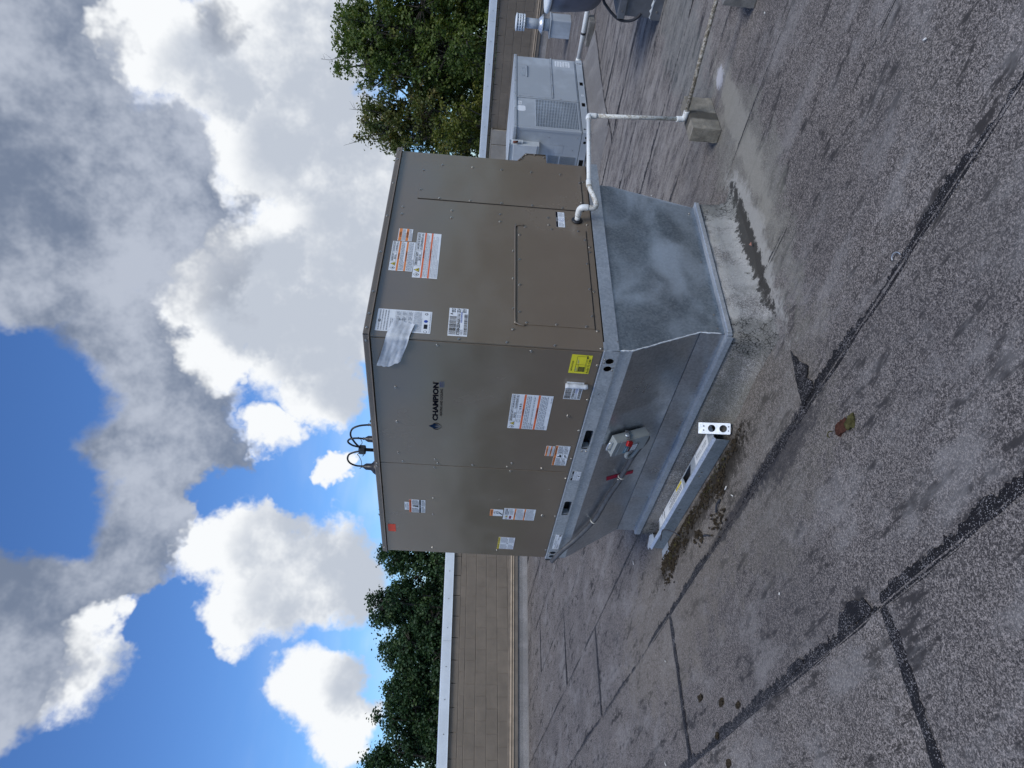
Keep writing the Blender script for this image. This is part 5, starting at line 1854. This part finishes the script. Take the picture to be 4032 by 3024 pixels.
# ================================================================== TREES
def leaf_cloud(P, Nn, size, tone):
    """one small folded leaf a point"""
    n = len(P)
    t = RNG.normal(size=(n, 3))
    t -= (t * Nn).sum(1, keepdims=True) * Nn
    t /= np.linalg.norm(t, axis=1, keepdims=True) + 1e-9
    s = np.cross(Nn, t)
    L = (size * RNG.uniform(.7, 1.3, n))[:, None]
    v = np.empty((n, 4, 3))
    v[:, 0] = P - t * L * .5
    v[:, 1] = P - s * L * .42 + Nn * L * .10
    v[:, 2] = P + t * L * .55 - Nn * L * .10
    v[:, 3] = P + s * L * .42 + Nn * L * .10
    me = bpy.data.meshes.new('leaves')
    me.vertices.add(n * 4)
    me.vertices.foreach_set('co', v.reshape(-1))
    idx = np.arange(n)[:, None] * 4 + np.array([[0, 1, 2, 0, 2, 3]])
    me.loops.add(n * 6)
    me.loops.foreach_set('vertex_index', idx.reshape(-1).astype(np.int32))
    me.polygons.add(n * 2)
    me.polygons.foreach_set('loop_start', (np.arange(n * 2) * 3).astype(np.int32))
    me.update(calc_edges=True)
    at = me.attributes.new('tone', 'FLOAT', 'POINT')
    at.data.foreach_set('value', np.repeat(np.clip(tone, 0, 1), 4).astype(np.float32))
    return me

def tree(name, base, lobes, leaf, mat, label, clump=.34, per=26, dens=26, trunk_r=.16, twigs=0, tone0=.35, group=None):
    """lobes: (x, y, z, radius, height radius). Leaf clumps sit mostly in the outer part of every lobe."""
    base = Vector(base)
    t = thing(name, tuple(base), label, 'tree', group)
    Vt, Ft = [], []
    top = Vector((np.mean([l[0] for l in lobes]), np.mean([l[1] for l in lobes]), np.mean([l[2] for l in lobes])))
    mid = base.lerp(top, .55)
    def add(pts, rad, n=7):
        v, f = tube_data(pts, rad, n, len(Vt))
        Vt.extend(v)
        Ft.extend(f)
    add(catmull([base, base.lerp(mid, .5) + Vector((random.gauss(0, .12), random.gauss(0, .12), 0)), mid, top], 4), [trunk_r * (1 - .055 * i) for i in range(13)], 9)
    P, N, T = [], [], []
    for lx, ly, lz, lr, lh in lobes:
        c = np.array((lx, ly, lz))
        start = mid.lerp(top, random.uniform(.1, .8))
        add(catmull([start, start.lerp(Vector(c), .5) + Vector((random.gauss(0, .15), random.gauss(0, .15), .15)), Vector(c)], 4), [trunk_r * .45 * (1 - .09 * i) for i in range(9)], 6)
        nc = int(dens * (lr * lr * .35 + lr * lh * .65) * 4)
        d = RNG.normal(size=(nc, 3))
        d /= np.linalg.norm(d, axis=1, keepdims=True)
        rad = RNG.uniform(.35, 1.06, nc) ** .55
        cc = c + d * rad[:, None] * np.array((lr, lr, lh))
        for k in range(0, nc, 5):
            add([Vector(c).lerp(Vector(cc[k]), .15), Vector(c).lerp(Vector(cc[k]), .6) + Vector((random.gauss(0, .06), random.gauss(0, .06), .05)), Vector(cc[k])], [.022, .014, .006], 4)
        ct = RNG.normal(tone0, .16, nc)
        m = np.repeat(np.arange(nc), per)
        cs = clump * RNG.uniform(.55, 1.25, nc)
        P.append(cc[m] + RNG.normal(size=(len(m), 3)) * (cs[m] * .42)[:, None] * np.array((1, 1, .75)))
        nn = RNG.normal(size=(len(m), 3)) * .75 + d[m] * .5 + np.array((0, 0, .7))
        N.append(nn / np.linalg.norm(nn, axis=1, keepdims=True))
        T.append(ct[m] + RNG.normal(0, .10, len(m)))
    for k in range(twigs):
        l = random.choice(lobes)
        a = random.uniform(0, 6.28)
        p0 = Vector((l[0] + .6 * l[3] * math.cos(a), l[1] + .6 * l[3] * math.sin(a), l[2] + l[4] * .7))
        p1 = p0 + Vector((.35 * math.cos(a), .35 * math.sin(a), random.uniform(.5, .95)))
        add([p0, p0.lerp(p1, .5) + Vector((random.gauss(0, .04), random.gauss(0, .04), 0)), p1], [.014, .009, .004], 4)
        for j in range(3):
            q = p0.lerp(p1, random.uniform(.4, .95))
            add([q, q + Vector((random.gauss(0, .14), random.gauss(0, .14), random.uniform(.05, .2)))], [.006, .002], 4)
    obj('trunk', me_from(Vt, Ft), 'bark', t)
    obj('crown', leaf_cloud(np.concatenate(P), np.concatenate(N), leaf, np.concatenate(T)), mat, t)
    return t

def lobes_for(cx, cy, top, r, bottom, n, seed, flat=1.0, sprigs=0):
    """a rounded crown broken into lobes, uneven on top"""
    rs = random.Random(seed)
    out = []
    H = top - bottom
    for i in range(n):
        t = (i + .5) / n
        z = bottom + H * (.16 + .74 * t)
        w = r * math.sin(math.pi * min(.93, .22 + .66 * t)) ** .8
        a = i * 2.4 + rs.uniform(-.4, .4)
        lr = r * rs.uniform(.34, .5)
        q = max(0, w - lr * .6) * rs.uniform(.55, 1.0)
        out.append((cx + q * math.cos(a), cy + q * math.sin(a), min(z, top - lr * .8), lr, lr * rs.uniform(.7, .95) * flat))
    out.append((cx + rs.uniform(-.2, .2) * r, cy + rs.uniform(-.2, .2) * r, top - r * .30, r * .34, r * .32))
    big = list(out)
    for k in range(sprigs):
        b = rs.choice(big)
        a = rs.uniform(0, 6.283)
        e = rs.uniform(.15, 1.25)
        q = rs.uniform(.95, 1.22)
        out.append((b[0] + b[3] * q * math.cos(a) * math.cos(e), b[1] + b[3] * q * math.sin(a) * math.cos(e), b[2] + b[4] * q * math.sin(e), rs.uniform(.14, .30), rs.uniform(.2, .42)))
    return out

G = 'trees beyond the parapets'
# maple and its neighbours beyond the right-hand parapet
tree('maple_tree', (24.6, 10.5, -4.5), lobes_for(24.6, 10.4, 7.0, 2.65, .2, 15, 3, 1.0, 34), .105, 'leaf_maple', 'tall green maple with bare twigs above the right-hand parapet', .30, 34, 13, .2, 12, .48, G)
tree('maple_tree', (22.9, 13.2, -4.5), lobes_for(23.2, 12.75, 6.1, 2.15, .0, 14, 8, 1.0, 24), .100, 'leaf_brown', 'brown-tinged maple just right of the brown unit', .30, 34, 13, .16, 6, .5, G)
tree('maple_tree', (25.9, 8.0, -4.5), lobes_for(25.9, 7.6, 6.9, 2.5, .0, 12, 21, 1.0, 16), .11, 'leaf_maple', 'dark green maple at the upper edge of the picture', .32, 34, 13, .18, 4, .5, G)
tree('young_tree', (20.5, 11.2, -4.5), lobes_for(20.5, 11.2, 3.0, 1.5, -1.2, 9, 5, 1.0, 10), .095, 'leaf_yellow', 'low yellow-green tree just behind the right-hand coping', .28, 34, 16, .1, 0, .5, G)
tree('young_tree', (21.6, 8.9, -4.5), lobes_for(21.6, 8.9, 2.7, 1.4, -1.2, 8, 9, 1.0, 10), .095, 'leaf_maple', 'low green tree behind the vent stack', .28, 34, 16, .1, 0, .5, G)
tree('broadleaf_tree', (28.5, 13.2, -4.5), lobes_for(28.5, 12.6, 5.2, 3.2, -1.5, 12, 14), .13, 'leaf_dark', 'dark tree deep behind the maples', .42, 34, 9, .2, 0, .3, G)
tree('broadleaf_tree', (20.3, 14.9, -4.5), lobes_for(20.3, 14.9, 4.3, 1.3, -.8, 8, 15), .15, 'leaf_maple', 'small-leaved tree peeping over the far corner of the brown unit', .32, 22, 14, .12, 2, .45, G)
# dense dark trees beyond the left-hand parapet
row = [(10.9, 20.6, 3.9, 1.7, 31), (9.2, 21.0, 4.05, 1.6, 32), (7.5, 21.6, 4.15, 1.6, 33), (6.2, 22.0, 3.75, 1.5, 34), (5.2, 22.4, 3.5, 1.45, 35), (4.2, 22.3, 3.4, 1.4, 36), (2.9, 22.9, 3.9, 1.35, 37), (1.3, 22.6, 3.8, 1.6, 38)]
lab = ['dark tree against the left edge of the brown unit', 'dense dark tree second from the brown unit on the left', 'tallest dark tree above the left-hand parapet', 'lower dark tree left of the tallest one',
       'small rounded tree midway along the left-hand parapet', 'small tree at a dip in the left-hand tree line', 'tree with a raised tip at the lower left corner', 'tree at the very edge beyond the left-hand parapet']
for (x, y, top, r, sd), lb in zip(row, lab):
    tree('broadleaf_tree', (x, y, -4.5), lobes_for(x, y, top, r, -1.6, 12, sd, 1.15, 5), .088, 'leaf_dark', lb, .27, 30, 32, .14, 0, .46, G)
for x, y, top, r, sd, lb in ((8.6, 25.5, 3.5, 2.3, 41, 'tree standing behind the dark left-hand row'), (5.0, 26.2, 2.9, 2.2, 42, 'paler tree behind the dip in the left-hand row'), (12.8, 22.0, 3.2, 2.2, 43, 'tree hidden behind the brown unit')):
    tree('broadleaf_tree', (x, y, -4.5), lobes_for(x, y, top, r, -1.6, 10, sd, 1.1), .15, 'leaf_dark', lb, .42, 22, 11, .18, 0, .3, G)
tree('slender_tree', (10.6, 15.3, -4.5), [(10.62, 15.1, 3.95, .22, .34), (10.6, 15.3, 3.2, .5, .5), (10.7, 15.4, 2.4, .8, .7), (10.5, 15.2, 1.4, 1.0, .9)], .10, 'leaf_dark', 'slender treetop showing above the lid of the brown unit', .22, 18, 26, .08, 0, .6, G)

# ================================================================== MOSS AND LITTER
def clod(r, flat_, rough=.35):
    bm = bmesh.new()
    bmesh.ops.create_icosphere(bm, subdivisions=2, radius=1)
    for v in bm.verts:
        k = 1 + random.gauss(0, rough * .5)
        v.co = Vector((v.co.x * r * k, v.co.y * r * k, max(-.2, v.co.z) * r * flat_ * k))
    return bm_me(bm)
def mossbed():
    V, F = [], []
    hubs = [(random.uniform(.75, 2.2), abs(random.gauss(0, .06)) + .0, random.uniform(.02, .07)) for _ in range(30)]
    hubs += [(1.04, .30, .05), (1.10, .26, .05), (1.44, .20, .04), (1.38, .24, .03), (.95, .16, .04), (1.7, .12, .05), (.6, .02, .05), (.7, .04, .05)]
    for hy, hx, hr in hubs:
        for k in range(int(10 + hr * 460)):
            y = hy + random.gauss(0, hr * 1.1)
            x = -.035 - max(0, hx + random.gauss(0, hr * .55))
            if y > 1.0:
                x += .03 * min(1, y - 1.0)
            r = random.uniform(.0035, .012)
            b = len(V)
            h = r * random.uniform(.3, 1.1)
            n = 5
            a0 = random.uniform(0, 6)
            sx = random.uniform(.7, 1.5)
            for i in range(n):
                a = a0 + 6.283 * i / n
                q = r * random.uniform(.5, 1.4)
                V.append((x + q * math.cos(a), y + q * math.sin(a) * sx, .008))
            V.append((x + random.gauss(0, r * .3), y + random.gauss(0, r * .3), .010 + h))
            F.extend([(b + i, b + (i + 1) % n, b + n) for i in range(n)])
    return me_from(V, F)
obj('moss_bed', mossbed(), 'moss_brown', None, label='dark brown moss and silt along the loose rail', cat='moss', kind='stuff')
def mossbits(name, n, mat, label):
    V, F = [], []
    for k in range(n):
        y = random.choice((.85, 1.0, 1.15, 1.55, 1.8, 1.95)) + random.gauss(0, .07)
        x = -.055 - abs(random.gauss(0, .035))
        b = len(V)
        r = random.uniform(.004, .011)
        a = random.uniform(0, 6.28)
        z = .016 + random.uniform(0, .014)
        V += [(x - r * math.cos(a), y - r * math.sin(a), z), (x + r * .5 * math.sin(a), y - r * .5 * math.cos(a), z + r * .6), (x + r * math.cos(a), y + r * math.sin(a), z), (x - r * .5 * math.sin(a), y + r * .5 * math.cos(a), z + r * .2)]
        F.append((b, b + 1, b + 2, b + 3))
    obj(name, me_from(V, F), mat, None, label=label, cat='moss', kind='stuff')
mossbits('moss_tufts', 150, 'moss_green', 'olive moss tufts beside the loose rail')

lump = thing('moss_clump', (-.68, -.38, .006), 'red-brown and yellow-green moss clump with a stalk on the open roof', 'moss')
for nm, c, r, m in (('dead_leaf', (-.665, -.335), .030, 'dead_leaf'), ('dead_leaf', (-.668, -.368), .028, 'dead_leaf'), ('green_tuft', (-.690, -.412), .030, 'moss_green'), ('green_tuft', (-.682, -.435), .020, 'moss_green')):
    me = clod(r, .55)
    me.transform(Matrix.Translation((c[0], c[1], .008)))
    obj(nm, me, m, lump)
tube('stalk', catmull([(-.652, -.300, .022), (-.645, -.285, .028), (-.655, -.272, .03), (-.668, -.278, .028)], 4), .0025, 'moss_green', lump, 5)
mspots = [(-1.08, 1.85, 'moss clump nearest the loose rail on the left'), (-1.20, 1.52, 'elongated moss clump second from the left edge'), (-1.28, 1.29, 'moss clump nearest the camera in the left-hand scatter'), (-1.34, 1.67, 'lone moss clump near the cross seam'), (-1.50, 1.56, 'moss clump at the lower edge of the picture'), (-.20, 1.44, 'flat dark moss clump on the silt patch')]
for x, y, lb in mspots:
    me = clod(random.uniform(.015, .024), .6, .45)
    o = obj('moss_clump', me, 'moss_brown', None, label=lb, cat='moss', group='moss clumps on the roof')
    o.location = (x, y, .007)
    o.scale = (1, random.uniform(1.2, 2.2), 1)

tube('wire_hook', catmull([(-.382, -1.020, .010), (-.366, -1.016, .013), (-.353, -1.002, .014), (-.352, -.984, .013), (-.362, -.974, .010)], 6), .0020, 'galv_bright', None, 6, label='bent white wire hook lying on a roof seam', cat='wire')
shard = me_from([(.72, -.175, .012), (.75, -.185, .012), (.765, -.165, .03), (.73, -.160, .014)], [(0, 1, 2, 3)])
lit = slab_me([(.715, -.150, .022), (.743, -.154, .020), (.736, -.138, .028)], .003)
obj('plastic_shard', lit, 'litter_pink', None, label='small orange plastic shard by the curb corner', cat='litter')
spots = [(-.215, .86, 'white stick by the end of the loose rail'), (-.30, .80, 'white stick farther from the loose rail'), (-1.0, .52, 'white chip on the open roof below the seam'), (-.66, 2.45, 'white chip on the silt patch'),
         (-1.25, 2.75, 'white chip near the left edge of the roof'), (1.02, -1.35, 'white chip by the drain block'), (1.75, -.95, 'white chip under the mossy pipe'), (.15, -1.55, 'white splinter near the right-hand seam'), (.35, 3.0, 'white chip left of the loose rail'), (2.9, 1.1, 'white splinter on the far roofing')]
for i, (x, y, lb) in enumerate(spots):
    a = random.uniform(0, 3.1)
    L = random.uniform(.010, .030)
    tube('litter_chip', [(x - L * math.cos(a) * .5, y - L * math.sin(a) * .5, .0115), (x + L * math.cos(a) * .5, y + L * math.sin(a) * .5, .013)], .0035, 'litter_white', None, 6, label=lb, cat='litter', group='bits of litter on the roof')
st = [(-.30, 1.28, 1.1, 'thin dark strip of rubber on the silt'), (-.24, 1.02, 1.9, 'short dark rubber strip near the rail end')]
for x, y, a, lb in st:
    L = .05
    tube('rubber_strip', catmull([(x - L * math.cos(a), y - L * math.sin(a), .012), (x + .006, y, .018), (x + L * math.cos(a), y + L * math.sin(a), .011)], 4), .006, 'cable_dark', None, 6, label=lb, cat='litter')
